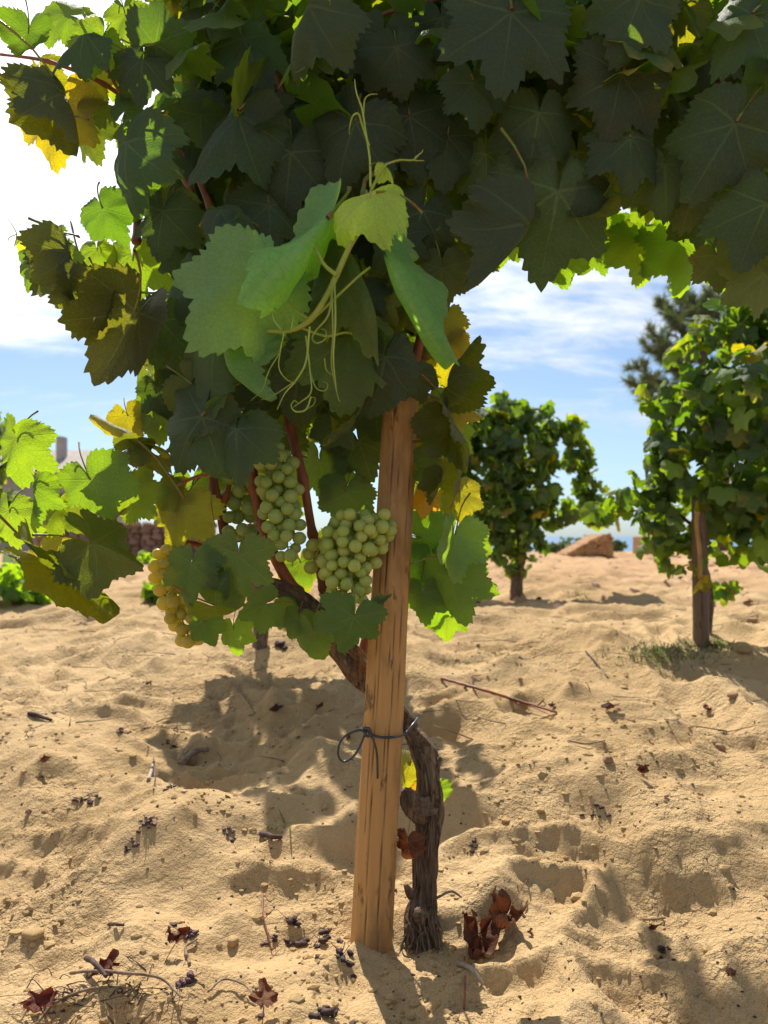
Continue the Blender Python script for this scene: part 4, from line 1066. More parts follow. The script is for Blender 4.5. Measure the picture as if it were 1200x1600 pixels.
for k, (pl, r) in enumerate(TEND):
    Yt = 1.13 if k < 19 else (1.36 if k < 24 else 1.42)
    b = Bag(); b.add(*tube([at(x, y, Yt + .012 * math.sin(i * 1.1 + k)) for i, (x, y) in enumerate(pl)], [r * 1.4, r * 1.1, r * .45], 10 * len(pl), 6))
    me = b.mesh('tendril', [M_shoot if k < 21 else M_cane]); me.transform(Matrix.Translation(-vine.location)); o = bpy.data.objects.new('tendril', me); C.objects.link(o); o.parent = vine
# red leaf stalks seen right of the stake and on the left
for (a_, b_, Y, r) in [((640, 882), (705, 873), 1.50, .0022), ((660, 505), (700, 560), 1.5, .0022), ((645, 690), (702, 703), 1.48, .0024), ((100, 182), (138, 187), 1.42, .0018), ((190, 215), (250, 255), 1.4, .002), ((150, 842), (185, 800), 1.36, .003), ((158, 838), (196, 795), 1.4, .002), ((275, 760), (335, 742), 1.40, .003), ((480, 715), (425, 712), 1.5, .0015)]:
    mid = (at(*a_, Y) + at(*b_, Y)) / 2 + Vector((0, .01, .008))
    part_tube('leaf_stalk', [at(*a_, Y), mid, at(*b_, Y)], r, vine, M_stalk, 14, 8)

# ------------------------------------------------------------------ vines behind
def back_vine(base, label, blobs, n_ind, n_mass, L, trunk_pts, trunk_r, canes_=(), tints=('mid', 'lime', 'lime', 'lime', 'yellow', 'blue'), group='grape vines of the vineyard', name='grape_vine'):
    v = empty(name, base, label, 'vine', group)
    part_tube('trunk', trunk_pts, trunk_r, v, M_bark, 50, 20, barkdisp(int(base.x * 10) + 30, .2))
    for pl, rad in canes_: part_tube('cane', pl, rad, v, M_cane, 24, 8)
    tot = sum(b[2] ** 2 * b[3] for b in blobs); allm = []
    for (P, _, r, wgt) in blobs:
        k = max(1, int(round((n_ind + n_mass) * r * r * wgt / tot)))
        for _ in range(k): allm.append(blob_leaf(P, r, L, .45))
    random.shuffle(allm)
    allm.sort(key=lambda M: M.translation.y)          # nearest first
    ind = allm[:n_ind]; rest = allm[n_ind:]
    for k, M in enumerate(ind):
        o = link('leaf', LOW[k % len(LOW)], v, M)
        if random.random() < .6:
            c = GREENS[random.choice(tints)]; o.color = (c[0] * 1.4, c[1] * 1.35, c[2], random.uniform(.1, .5))
    if rest: merged_leaves('leaves', rest, v)
    return v
def bl(px, py, rpx, Y, wgt=1.0): return (at(px, py, Y), 0, rpx / F * Y, wgt)

# vine to the right, beside its own weathered stake
bR = on_ground(1096, 1003); gY = bR.y + .12
RV = [bl(1120, 560, 55, gY), bl(1170, 510, 45, gY), bl(1100, 640, 75, gY), bl(1180, 620, 80, gY - .2), bl(1060, 600, 30, gY, .7), bl(1030, 660, 24, gY, .6), bl(1080, 730, 75, gY), bl(1170, 740, 90, gY - .1),
      bl(1020, 740, 40, gY), bl(985, 780, 30, gY, .8), bl(945, 795, 22, gY + .1, .8), bl(1060, 800, 65, gY), bl(1140, 830, 60, gY), bl(1040, 860, 34, gY, .7), bl(1100, 890, 24, gY - .15, .6), bl(1130, 905, 20, gY, .6),
      bl(1068, 895, 14, gY - .2, .7), bl(1280, 560, 110, gY), bl(1290, 740, 120, gY), bl(1015, 625, 18, gY, .6), bl(1008, 610, 10, gY, .7), bl(1100, 520, 26, gY, .7), bl(1145, 480, 22, gY, .7), bl(1065, 550, 20, gY, .7), bl(1190, 450, 24, gY, .8), bl(1180, 880, 16, gY, .6), bl(1230, 480, 60, gY), bl(1200, 800, 60, gY - .2)]
bR = on_ground(1096, 1003)
tr = [Vector((bR.x + .03, bR.y + .07, bR.z - .05)), at(1105, 930, gY), at(1095, 860, gY), at(1105, 780, gY), at(1120, 700, gY)]
back_vine(bR, 'leafy grapevine at the right edge growing up a weathered grey stake', RV, 300, 800, .074, tr, [.03, .024, .022, .02, .014],
          [([at(1110, 850, gY), at(1050, 800, gY), at(960, 800, gY)], [.009, .007, .003]), ([at(1120, 800, gY), at(1180, 680, gY), at(1160, 540, gY)], [.01, .008, .004])])
make_stake(Vector((bR.x, bR.y, bR.z - .08)), at(1092, 780, bR.y - .01), .034, .029, M_wood2, 'short weathered grey-brown stake in the shade under the right-hand vine', cracks=[(-100, .05, 0, 1, .004)], segs=32, rings=30)
bam = link('bamboo_cane', mesh('bamboo_cane', *tube([at(1094, 905, bR.y - .10), at(1093, 860, bR.y - .1), at(1088, 820, bR.y - .1), at(1090, 800, bR.y - .1)], [.009, .009, .0085, .011], 20, 10), [M_bamboo]))
tag(bam, 'thin yellow bamboo cane leaning against the weathered stake of the right-hand vine', 'cane')

# vine in the middle distance with an arching branch
bL = on_ground(806, 930); mY = bL.y
print('foot depths', bL.y, bR.y)
_bl = bl
def bl(px, py, r, Y, w=1.0): return _bl(px, py, r * 1.12, Y, w)
LV = [bl(770, 680, 40, mY), bl(745, 660, 26, mY), bl(800, 650, 26, mY), bl(785, 632, 15, mY, .7), bl(845, 665, 28, mY), bl(888, 672, 20, mY), bl(905, 700, 16, mY), bl(812, 715, 50, mY), bl(770, 740, 40, mY),
      bl(825, 770, 42, mY), bl(780, 790, 40, mY), bl(812, 830, 34, mY), bl(775, 850, 26, mY, .7), bl(808, 878, 20, mY, .7), bl(745, 825, 22, mY, .6), bl(900, 725, 20, mY), bl(915, 755, 18, mY), bl(925, 785, 17, mY), bl(890, 800, 17, mY, .8),
      bl(865, 812, 15, mY, .7), bl(850, 845, 12, mY, .6), bl(868, 765, 9, mY, .5), bl(930, 805, 14, mY, .8), bl(955, 812, 14, mY - .3, .8), bl(780, 618, 9, mY, .6), bl(853, 640, 9, mY, .6), bl(905, 668, 8, mY, .6), bl(938, 760, 9, mY, .6), bl(735, 850, 12, mY, .5), bl(730, 700, 24, mY), bl(700, 740, 36, mY), bl(835, 700, 12, mY), bl(845, 790, 20, mY, .8)]
bl = _bl
bL = on_ground(806, 930)
tr = [Vector((bL.x, bL.y, bL.z - .05)), at(808, 900, bL.y), at(815, 860, bL.y), at(810, 800, bL.y), at(800, 700, bL.y)]
back_vine(bL, 'rounded grapevine in the middle distance with one branch arching over to the right', LV, 300, 1100, .078, tr, [.045, .038, .034, .03, .02],
          [([at(810, 760, mY), at(850, 680, mY), at(900, 690, mY), at(925, 760, mY), at(930, 800, mY)], [.016, .014, .01, .008, .005])])

# vine behind the big one: its foot shows below the leaves, its crown throws the shade on the sand
hY = 3.4
bH = on_ground(405, 1012)
HV = [bl(410, 640, 105, hY), bl(500, 560, 95, hY), bl(340, 560, 80, hY), bl(545, 490, 65, hY - .2), bl(450, 480, 100, hY), bl(410, 760, 60, hY, .5), bl(330, 650, 60, hY - .3), bl(560, 600, 40, hY, .7)]
back_vine(bH, 'grapevine mostly hidden behind the foreground vine, its dark foot standing in shaded sand', HV, 60, 330, .085,
          [Vector((bH.x, bH.y, bH.z - .05)), at(408, 960, hY), at(400, 900, hY), at(405, 800, hY), at(420, 650, hY)], [.035, .028, .024, .022, .015])
# foot of another vine row at the left edge
fY = 5.2
bF = on_ground(-60, 960)
FV = [bl(-40, 800, 60, fY), bl(10, 790, 30, fY, .6), bl(-60, 700, 80, fY)]
back_vine(bF, 'bushy grapevine reaching in behind the bright leaves at the left edge', FV, 120, 260, .085,
          [Vector((bF.x, bF.y, bF.z - .05)), at(-55, 880, fY), at(-50, 780, fY)], [.035, .03, .02])

# young vines with green guards, low and bright
def low_plant(px, py, rpx, label, n=70, guard=None, L=.06):
    b = on_ground(px, py); Yd = b.y
    v = empty('young_vine', b, label, 'young vine', 'young vines near the stone wall')
    r = rpx / F * Yd
    part_tube('stem', [b - Vector((0, 0, .03)), b + Vector((.01, 0, r * .8)), b + Vector((0, 0, r * 1.5))], [.012, .008, .005], v, M_cane, 12, 8)
    for k in range(n):
        M = blob_leaf(b + Vector((random.uniform(-.6, .6) * r, 0, r * .75)), r * .8, L, .1)
        o = link('leaf', LOW[k % len(LOW)], v, M); o.color = (.12, .24, .03, .2)
    return v
low_plant(22, 945, 42, 'largest low bright green young vine, in the sand at the far left', 110)
low_plant(55, 944, 24, 'small rounded young vine just right of the largest one at the left edge', 60)
low_plant(250, 938, 22, 'small sunlit young vine behind the golden grapes, in front of the stone wall', 60, L=.07)
low_plant(228, 880, 12, 'tiny young vine at the foot of the reddish stone wall', 30)
for px, py, h, lab in [(38, 905, 42, 'pale green tube guard behind the young vines, right one of two'), (12, 902, 40, 'pale green tube guard behind the young vines, left one of two')]:
    b = on_ground(px, py); Hh = h / F * b.y
    V, Fq = tube([b - Vector((0, 0, .03)), b + Vector((0, 0, Hh * .5)), b + Vector((.01, 0, Hh))], 8 / F * b.y, 8, 18, cap=False)
    V2, F2 = tube([b - Vector((0, 0, .03)), b + Vector((0, 0, Hh * .5)), b + Vector((.01, 0, Hh))], 7.4 / F * b.y, 8, 18, cap=False)
    bag = Bag(); bag.add(V, Fq); bag.add(V2, [f[::-1] for f in F2]); o = link('tree_guard', bag.mesh('tree_guard', [M_guard])); tag(o, lab, 'tree guard', 'plant guards')

# stub of a stake behind the left leaves

# ------------------------------------------------------------------ stone walls, house
def stone_mesh(seed, fl=1.0):
    import bmesh
    bm = bmesh.new(); bmesh.ops.create_icosphere(bm, subdivisions=2, radius=1)
    rd = random.Random(seed); k = [rd.uniform(0, 6) for _ in range(6)]
    for v in bm.verts:
        c = v.co; s = 1 + .18 * math.sin(c.x * 3 + k[0]) * math.sin(c.y * 2.5 + k[1]) + .12 * math.sin(c.z * 4 + k[2])
        q = Vector([math.copysign(abs(x) ** .62, x) for x in c]); v.co = q * s
    me = bpy.data.meshes.new('stone'); bm.to_mesh(me); bm.free()
    me.polygons.foreach_set('use_smooth', [False] * len(me.polygons)); return me
WY = 12.0
wall = empty('stone_wall', Vector((at(200, 870, WY).x, WY, gz(at(200, 870, WY).x, WY))), 'reddish dry stone wall far behind the lit leaves at the left', 'wall')
SM = []
for i in range(7):
    m_ = stone_mesh(i); m_.materials.append(M_stone); SM.append(m_)
z0 = gz(at(200, 870, WY).x, WY)
core = link('wall_core', mesh('wall_core', *(lambda bx: bx)((np.array([(x, y, z) for z in (z0 - .2, z0 + .46) for y in (WY - .12, WY + .35) for x in (at(60, 0, WY).x, at(330, 0, WY).x)]), [(0, 1, 5, 4), (2, 6, 7, 3), (0, 4, 6, 2), (1, 3, 7, 5), (4, 5, 7, 6), (0, 2, 3, 1)])), [M_stone], False), wall)
x = at(62, 0, WY).x; row = 0
for row in range(6):
    x = at(62, 0, WY).x + random.uniform(0, .06)
    while x < at(330, 0, WY).x:
        sw = random.uniform(.055, .095); M = Matrix.Translation((x + sw, WY - .15 + random.uniform(-.03, .03), z0 + .03 + row * .092 + random.uniform(-.012, .012))) @ Euler((random.uniform(-.3, .3), random.uniform(-.3, .3), random.uniform(0, 3))).to_matrix().to_4x4() @ Matrix.Diagonal((sw * .98, sw * .9, .052, 1))
        link('stone', random.choice(SM), wall, M); x += sw * 1.95
# golden bank of rough stone in the distance on the right
BY = 13.0
def bank(x0, x1, ztop0, ztop1, Y0, Y1, label):
    b0 = at(x0, 0, Y0).x; b1 = at(x1, 0, Y0).x; zb = gz((b0 + b1) / 2, Y0)
    o = empty('stone_bank', Vector(((b0 + b1) / 2, Y0, zb)), label, 'wall')
    bag = Bag(); n = 26
    xs = np.linspace(b0, b1, n)
    V = []; Fq = []
    for i, xx in enumerate(xs):
        f = i / (n - 1); zt = zb + (ztop0 + (ztop1 - ztop0) * min(1, f * 1.28)) + random.uniform(-.012, .012)
        for q, (yy, zz) in enumerate([(Y0, zb - .2), (Y0 + .01, zb + (zt - zb) * .5), (Y0 + .05, zt), (Y1, zt), (Y1 + .05, zb - .2)]): V.append((xx + random.uniform(-.008, .008), yy + random.uniform(-.02, .02), zz))
    for i in range(n - 1):
        for q in range(4): Fq.append((i * 5 + q, (i + 1) * 5 + q, (i + 1) * 5 + q + 1, i * 5 + q + 1))
    Fq.append(tuple(range(5))); Fq.append(tuple((n - 1) * 5 + q for q in (4, 3, 2, 1, 0)))
    me = mesh('core', np.array(V) - np.array(o.location), Fq, [M_bank], False); c = bpy.data.objects.new('core', me); C.objects.link(c); c.parent = o
    sb = Bag()
    sv = [v.co.copy() for v in SM[0].vertices]; sf = [tuple(p.vertices) for p in SM[0].polygons]
    for k in range(330):
        f = random.random(); zt = (ztop0 + (ztop1 - ztop0) * min(1, f * 1.28)); xx = b0 + (b1 - b0) * f; hz = random.uniform(0, max(.02, zt))
        s = random.uniform(.016, .03); Mx = Matrix.Translation((xx, Y0 - .005 + random.uniform(-.01, .01), zb + hz)) @ Euler((random.random(), random.random(), random.random())).to_matrix().to_4x4() @ Matrix.Diagonal((s * 1.4, s, s, 1))
        sb.add([tuple(Mx @ v) for v in sv], sf)
    me = sb.mesh('stones', [M_bank], False); me.transform(Matrix.Translation(-o.location)); c = bpy.data.objects.new('stones', me); C.objects.link(c); c.parent = o; c['kind'] = 'stuff'
bank(888, 957, .03, .36, BY, BY + .9, 'golden brown bank of rough stones with a sloping top, on the horizon before the sea')
bank(1016, 1050, .30, .34, BY, BY + .9, 'short pale stone block on the horizon beside the right-hand vine')
# house
HYd = 26.0
house = empty('house', Vector((-11.4, HYd, -.6)), 'distant grey house with a chimney behind the leaves at the left edge', 'house')
def boxm(x0, x1, y0, y1, z0, z1):
    V = [(x, y, z) for z in (z0, z1) for y in (y0, y1) for x in (x0, x1)]
    return V, [(0, 1, 5, 4), (2, 6, 7, 3), (0, 4, 6, 2), (1, 3, 7, 5), (4, 5, 7, 6), (0, 2, 3, 1)]
def hpart(name, V, Fq, m, par=house):
    base = np.array(house.location); me = mesh(name, np.array(V) - base, Fq, [m], False); o = bpy.data.objects.new(name, me); C.objects.link(o); o.parent = par; return o
hpart('wall', *boxm(-17, -9.9, HYd, HYd + 5, -1.5, 3.0), M_plaster)
V = [(-17.3, HYd - .3, 2.95), (-9.6, HYd - .3, 2.95), (-9.6, HYd + 5.3, 2.95), (-17.3, HYd + 5.3, 2.95), (-17.0, HYd + 2.5, 4.0), (-10.4, HYd + 2.5, 4.0)]
rf = hpart('roof', V, [(0, 1, 5, 4), (2, 3, 4, 5), (1, 2, 5), (3, 0, 4), (0, 3, 2, 1)], M_roof)
hpart('chimney', *boxm(-11.62, -11.42, HYd + 1.2, HYd + 1.7, 3.3, 4.35), M_plaster, rf)
for xx in (-15.5, -13.2, -11.0):
    wn = hpart('window', *boxm(xx - .4, xx + .4, HYd - .04, HYd + .02, 1.2, 2.3), M_roof)
    hpart('pane', *boxm(xx - .33, xx + .33, HYd - .055, HYd - .035, 1.27, 2.23), M_tie, wn)

# shrubs behind the sand crest
def shrub(px, py, rpx, Y, label, n=160):
    c = at(px, py, Y); b = Vector((c.x, Y, gz(c.x, Y)))
    o = empty('shrub', b, label, 'shrub', 'green shrubs on the horizon')
    part_tube('trunk', [b, (b + c) / 2, c], [.04, .03, .02], o, M_pinebark, 8, 8)
    ms = [blob_leaf(c + Vector((random.uniform(-1, 1) * rpx / F * Y * 1.2, 0, random.uniform(-.4, .3) * rpx / F * Y)), rpx / F * Y * .7, .07, .4) for _ in range(n)]
    merged_leaves('foliage', ms, o, M_grass)
shrub(900, 852, 16, 14.5, 'dark green low shrub left of the golden stone bank')
shrub(866, 858, 12, 14.5, 'small green shrub farthest left on the sand crest behind the arching vine')
shrub(964, 850, 9, 15.0, 'small dark shrub right of the golden stone bank against the sea', 100)

# ------------------------------------------------------------------ pine tree
PYd = 16.0
pb = at(1130, 860, PYd); pb.z = gz(pb.x, PYd)
pine = empty('pine_tree', pb, 'dusky green pine tree rising behind the right-hand vine', 'tree')
ptop = at(1090, 470, PYd)
part_tube('trunk', [pb - Vector((0, 0, .3)), pb + (ptop - pb) * .4 + Vector((.25, 0, 0)), pb + (ptop - pb) * .75, ptop], [.19, .15, .10, .03], pine, M_pinebark, 40, 14, barkdisp(40, .1, 0))
NV, NF, nn_ = [], [], 0
NV = []
def tuft(P, d, s, k=34):
    global nn_
    for _ in range(k):
        dv = (d + Vector((random.gauss(0, .62), random.gauss(0, .62), random.gauss(0, .62)))).normalized()
        sdv = dv.cross(Vector((random.random(), random.random(), random.random()))).normalized() * .0075
        p0 = P - d * s * random.uniform(0, .8); e = p0 + dv * s * random.uniform(.6, 1.05)
        NV.extend([p0 - sdv, p0 + sdv, e]); NF.append((nn_, nn_ + 1, nn_ + 2)); nn_ += 3
branches = []
for (px, py) in [(985, 600), (995, 575), (1010, 600), (1020, 520), (1035, 475), (1015, 545), (1060, 455), (1050, 500), (1085, 470), (1105, 480), (1130, 470), (1145, 500), (1070, 540), (1045, 570), (1050, 610), (1015, 625), (1100, 520), (1140, 540), (1180, 500), (1200, 560), (1220, 480), (1030, 545), (1075, 590), (1110, 460), (1150, 600), (1035, 640), (1050, 680), (1210, 640), (1240, 560)]:
    e = at(px, py, PYd + random.uniform(-.8, .8)); s0 = pb + (ptop - pb) * min(.95, max(.3, (e.z - .5 - pb.z) / (ptop.z - pb.z)))
    s0 = Vector((s0.x, PYd, min(e.z - .15, s0.z)))
    m1 = s0.lerp(e, .55) + Vector((0, 0, -.12))
    part_tube('branch', [s0, m1, e], [.045, .03, .010], pine, M_pinebark, 14, 7)
    cr = catmull([list(s0), list(m1), list(e)], 20)
    for j in range(7, 20):
        for _ in range(3):
            d = Vector(cr[j] - cr[j - 1]).normalized() + Vector((random.gauss(0, .8), random.gauss(0, .8), random.gauss(.35, .6)))
            d.normalize(); P = Vector(cr[j]) + d * random.uniform(.05, .30); tuft(P, d, random.uniform(.16, .26))
me = mesh('needles', np.array(NV) - np.array(pb), np.array(NF), [M_needle], False); o = bpy.data.objects.new('needles', me); C.objects.link(o); o.parent = pine; o['kind'] = 'stuff'

# ------------------------------------------------------------------ litter on the sand
def dry_leaf(px, py, size, label, a=0, fold=-25, droop=-100, roll=-120, lift=.012, color=None, pitch=-84, seed=0, stalk=1.0, yaw=0):
    P = on_ground(px, py); L = size / F * P.y
    me = leaf_mesh('dry_leaf', [M_dry, M_dry], seed=900 + seed, nang=110, nring=9, lobe=.35, fold=fold, droop=droop, roll=roll, wave=.26, tooth=.08, stalk_len=stalk)
    M = leaf_matrix(Vector((0, 0, 0)), L, a, pitch, yaw)
    M = Matrix.Diagonal((1, 1, .85 if size > 60 else .6, 1)) @ M
    W = np.array([v.co for v in me.vertices]) @ np.array(M)[:3, :3].T
    zmin = W[:, 2].min()
    o = link('dry_leaf', me); o.matrix_world = Matrix.Translation(P + Vector((0, 0, -zmin - .006 + lift * .3))) @ M
    if color: o.color = (color[0] * .62 + .015, color[1] * .62 + .012, color[2] * .6 + .008, .35)
    return tag(o, label, 'dry leaf', 'dead leaves fallen on the sand')
dry_leaf(748, 1478, 78, 'largest dead leaf, crumpled dark red and brown, on the sand right of the vine trunk', a=200, fold=-40, droop=-80, roll=-140, pitch=-48, seed=1, color=(.11, .035, .022), stalk=.3)
dry_leaf(792, 1440, 66, 'brown curled dead leaf with a long stalk, overlapping the largest dead leaf', a=215, fold=-30, droop=-120, roll=-120, pitch=-45, seed=2, color=(.16, .075, .035), stalk=1.6)
dry_leaf(277, 1492, 44, 'rust red dead leaf curled into a cup on the sunny sand left of the stake', a=10, fold=-30, droop=-130, roll=-150, pitch=-82, seed=3, color=(.19, .045, .018))
dry_leaf(1003, 1216, 26, 'dark crimson dead leaf lying on the slope of the right mound', a=60, seed=4, color=(.12, .012, .012))
dry_leaf(950, 1114, 20, 'small purplish dead leaf on the sand below the weed patch', a=100, seed=5, color=(.08, .02, .02))
dry_leaf(412, 1600, 52, 'pale brown dead leaf with upturned lobes at the bottom edge', a=-10, fold=-20, droop=-90, roll=-130, pitch=-80, seed=6, color=(.30, .12, .05))
dry_leaf(166, 1530, 30, 'bright red dead leaf scrap caught in the heap of dead tendrils', a=20, fold=-30, droop=-90, roll=60, pitch=-70, seed=7, color=(.17, .018, .012))
dry_leaf(62, 1600, 46, 'crimson dead leaf in the bottom corner under the dead tendrils', a=-50, droop=-60, roll=-80, seed=8, color=(.20, .015, .015))
dry_leaf(430, 1124, 22, 'dark purple dead leaf at the end of the slanting grey twig', a=90, seed=9, color=(.06, .018, .02))
dry_leaf(498, 1113, 12, 'tiny reddish dead leaf crumb between the twig and the stake', a=30, seed=10, color=(.15, .05, .03))
dry_leaf(232, 1078, 12, 'tiny red dead leaf fragment among thin stems on the far sand', a=30, seed=11, color=(.15, .03, .03))
dry_leaf(68, 1200, 16, 'small brown dead leaf flat on the sand at the left side', a=80, seed=12, color=(.12, .05, .03))
dry_leaf(828, 1432 + 30, 10, 'tiny orange brown leaf scrap in the hollow beside the largest dead leaf', a=30, seed=13, color=(.25, .1, .03))
dry_leaf(1020, 1458, 13, 'orange leaf scrap on the bare sand at the lower right', a=80, seed=14, color=(.25, .07, .02))
dry_leaf(1105, 1117, 14, 'small red dead leaf on the ridge at the far right', a=10, seed=15, color=(.2, .03, .02))
dry_leaf(862, 1298 - 190, 12, 'brown dead leaf crumb at the end of the dead branch', a=10, seed=16, color=(.16, .07, .04))

def twig(pxs, r, label, mat=M_dtwig, cat='twig', side=(), name='twig', lift=.004, group='twigs scattered on the sand'):
    b = Bag()
    def path(l, arch=0):
        P = [on_ground(x, y) for x, y in l]; n = len(P)
        return [p + Vector((0, 0, lift + arch * math.sin(math.pi * i / max(1, n - 1)))) for i, p in enumerate(P)]
    b.add(*tube(path(pxs, .006), [r, r * .9, r * .6], 8 * len(pxs) + 6, 8, lambda a, l, t: 1 + .12 * np.sin(l * 120 + a)))
    for s in side: b.add(*tube(path(s, .012), [r * .5, r * .35, r * .2], 12, 6))
    o = link(name, b.mesh(name, [mat])); return tag(o, label, cat, group)
twig([(352, 1060), (375, 1088), (405, 1127)], .0035, 'slanting grey twig on the shaded sand left of the stake', M_dtwig)
twig([(45, 1118), (60, 1124), (80, 1128)], .008, 'short thick dark stick on the sunny sand at the far left', M_dark)
twig([(283, 1196), (305, 1186), (326, 1178)], .010, 'thickest piece of weathered wood on the shaded sand', M_dtwig)
twig([(232, 1222), (238, 1205), (240, 1192)], .005, 'stubby pale stick below the thickest piece of wood', M_pale)
twig([(276, 1192), (292, 1175), (315, 1156)], .0022, 'thin pale stick leaning over the thickest piece of wood', M_pale)
twig([(690, 1062), (742, 1080), (800, 1098), (870, 1116)], .006, 'long reddish brown dead branch lying right of the vine trunk', M_cane, side=[[(800, 1098), (830, 1112), (868, 1126)], [(740, 1080), (735, 1066), (752, 1060)], [(840, 1106), (850, 1100), (846, 1092)], [(780, 1092), (810, 1112), (828, 1114)]])
twig([(888, 1160), (915, 1168), (945, 1162)], .003, 'thin buff stem lying across the ridge on the right', M_dtwig)
twig([(915, 1020), (930, 1042), (950, 1062)], .0035, 'thin dark twig sticking from the sand before the right-hand vine', M_dark)
twig([(408, 1310), (424, 1317), (440, 1311)], .007, 'dark brown cigar-shaped stick in the middle of the left sand', M_dark)
twig([(715, 1510), (735, 1528), (755, 1544)], .0045, 'bleached white stick beside the foot of the vine trunk', M_pale)
twig([(170, 1450), (182, 1453), (194, 1450)], .0035, 'small black stick on the crumbly sand at lower left', M_dark)
twig([(135, 1515), (150, 1532), (166, 1550)], .005, 'dark broken cane end standing out of the dead tendril heap', M_dark, lift=.02)
twig([(60, 1600), (90, 1578), (140, 1556), (190, 1545)], .0028, 'curved brown stem under the dead tendril heap at the bottom left', M_dtwig)
twig([(110, 1535), (150, 1536), (200, 1546), (250, 1548), (285, 1580)], .0028, 'long bending brown stem across the dead tendril heap', M_dtwig, lift=.016, side=[[(200, 1546), (210, 1530), (205, 1522)], [(230, 1548), (238, 1536), (240, 1528)]])
twig([(325, 1560), (350, 1542), (380, 1552), (400, 1570)], .002, 'arched thin brown stem near the bottom edge left of the stake', M_dtwig, lift=.008)
twig([(296, 1512), (290, 1490), (308, 1472)], .0028, 'short twig end poking out beside the cupped rust red leaf', M_dtwig)
twig([(410, 1400), (412, 1440), (425, 1490)], .0018, 'thin purple-brown grape stalk curving over the sand left of the stake', M_cane, side=[[(412, 1440), (430, 1436), (448, 1442)], [(425, 1490), (440, 1482), (446, 1470)], [(410, 1400), (420, 1396), (430, 1400)]])
twig([(240, 1240), (243, 1215), (240, 1185)], .0016, 'thin upright-looking dark stem beside the stubby pale stick', M_dark)
twig([(725, 1580), (727, 1545), (726, 1500)], .0022, 'thin pinkish grape stalk crossing the bleached stick', M_cane)
twig([(682, 1480 - 52), (705, 1424), (722, 1426)], .003, 'grey side twig jutting from the trunk foot to the largest dead leaf', M_dtwig, lift=.03)
twig([(1005, 1440), (1026, 1444), (1040, 1440)], .0028, 'small forked twig on the bare sand at lower right', M_dtwig, side=[[(1026, 1444), (1030, 1432), (1028, 1424)]])

def raisins(px, py, n, spread, label, r=.0038, mat=M_raisin):
    spread *= .8; n = max(9, int(n * .75))
    P = on_ground(px, py); b = Bag(); sv = [np.array(v.co) for v in SM[3].vertices]; sf = [tuple(p.vertices) for p in SM[3].polygons]; sv = np.array(sv)
    for k in range(n):
        q = Vector((random.gauss(0, 1) * spread / F * P.y, random.gauss(0, .6) * spread / F * P.y, 0)); xx, yy = P.x + q.x, P.y + q.y
        s = r * random.uniform(.45, 1.3); ra = random.uniform(0, 3.1); Rz_ = np.array([[math.cos(ra), -math.sin(ra), 0], [math.sin(ra), math.cos(ra), 0], [0, 0, 1]]); b.add((sv * (1 + .16 * np.sin(sv[:, [1]] * 7 + k)) * np.array([s * 1.35, s * .8, s * .7])) @ Rz_ + np.array([xx, yy, gz(xx, yy) + s * .3 + random.uniform(0, s * 1.2) * (abs(q.x) < spread / F * P.y * .6)]), sf)
    for k in range(n // 3):
        p0 = P + Vector((random.uniform(-1, 1) * spread / F, random.uniform(-1, 1) * spread / F, .004)) ; b.add(*tube([p0, p0 + Vector((random.uniform(-.02, .02), random.uniform(-.02, .02), .008))], .0008, 4, 4))
    o = link('dried_grapes', b.mesh('dried_grapes', [mat])); return tag(o, label, 'dried grapes', 'shrivelled grape clusters on the sand')
raisins(232, 1292, 26, 11, 'round purple clump of dried grapes in the middle of the left sand')
raisins(188, 1143, 9, 7, 'small black clump of dried grapes on the bright sand to the left')
raisins(128, 1314 - 60, 9, 9, 'flat black dried grapes beside a hollow in the left sand', mat=M_dark)
raisins(145, 1252, 9, 9, 'dark shrivelled grapes on the rim of a dimple at left', mat=M_dark)
raisins(360, 1306, 9, 10, 'dark pair of dried grapes behind the cigar-shaped stick')
raisins(205, 1322, 6, 8, 'brown dried grapes left of the round purple clump')
raisins(272, 1170, 10, 10, 'black dried grapes beside the thickest piece of wood', mat=M_dark)
raisins(275, 1155, 14, 22, 'sprinkle of tiny black dried grapes in the shade on the left', r=.003, mat=M_dark)
raisins(270, 1232, 8, 9, 'grey-brown dried grapes below the thickest piece of wood', mat=M_dark)
raisins(436, 1010, 22, 10, 'dark pine-cone shaped clump of dried grapes behind the low leaves', r=.011, mat=M_dark)
raisins(430, 1472, 14, 13, 'purple dried grapes tangled with a thin stalk left of the stake')
raisins(458, 1446, 9, 7, 'little knot of black dried grapes left of the stake foot', r=.006, mat=M_dark)
raisins(500, 1478, 16, 20, 'row of black dried grapes beside the foot of the stake', r=.0055, mat=M_dark)
raisins(530, 1495, 14, 14, 'black dried grapes heaped against the sand by the stake foot', r=.006, mat=M_dark)
raisins(515, 1590, 22, 22, 'dark heap of dried grapes and grit at the bottom edge below the stake', r=.006, mat=M_dark)
raisins(738, 1330, 5, 7, 'blue-black dried grapes on the shaded side of the right mound', mat=M_dark)
raisins(662 + 266, 1278, 8, 12, 'dark dried grapes high on the right mound', mat=M_dark)
raisins(1035, 1490, 5, 6, 'small dark dried grapes at the lower right', mat=M_dark)
raisins(300, 1465, 8, 9, 'brown dried grapes behind the cupped rust red leaf')
raisins(290, 1540, 10, 12, 'dried grapes and crumbs below the cupped rust red leaf', r=.005)

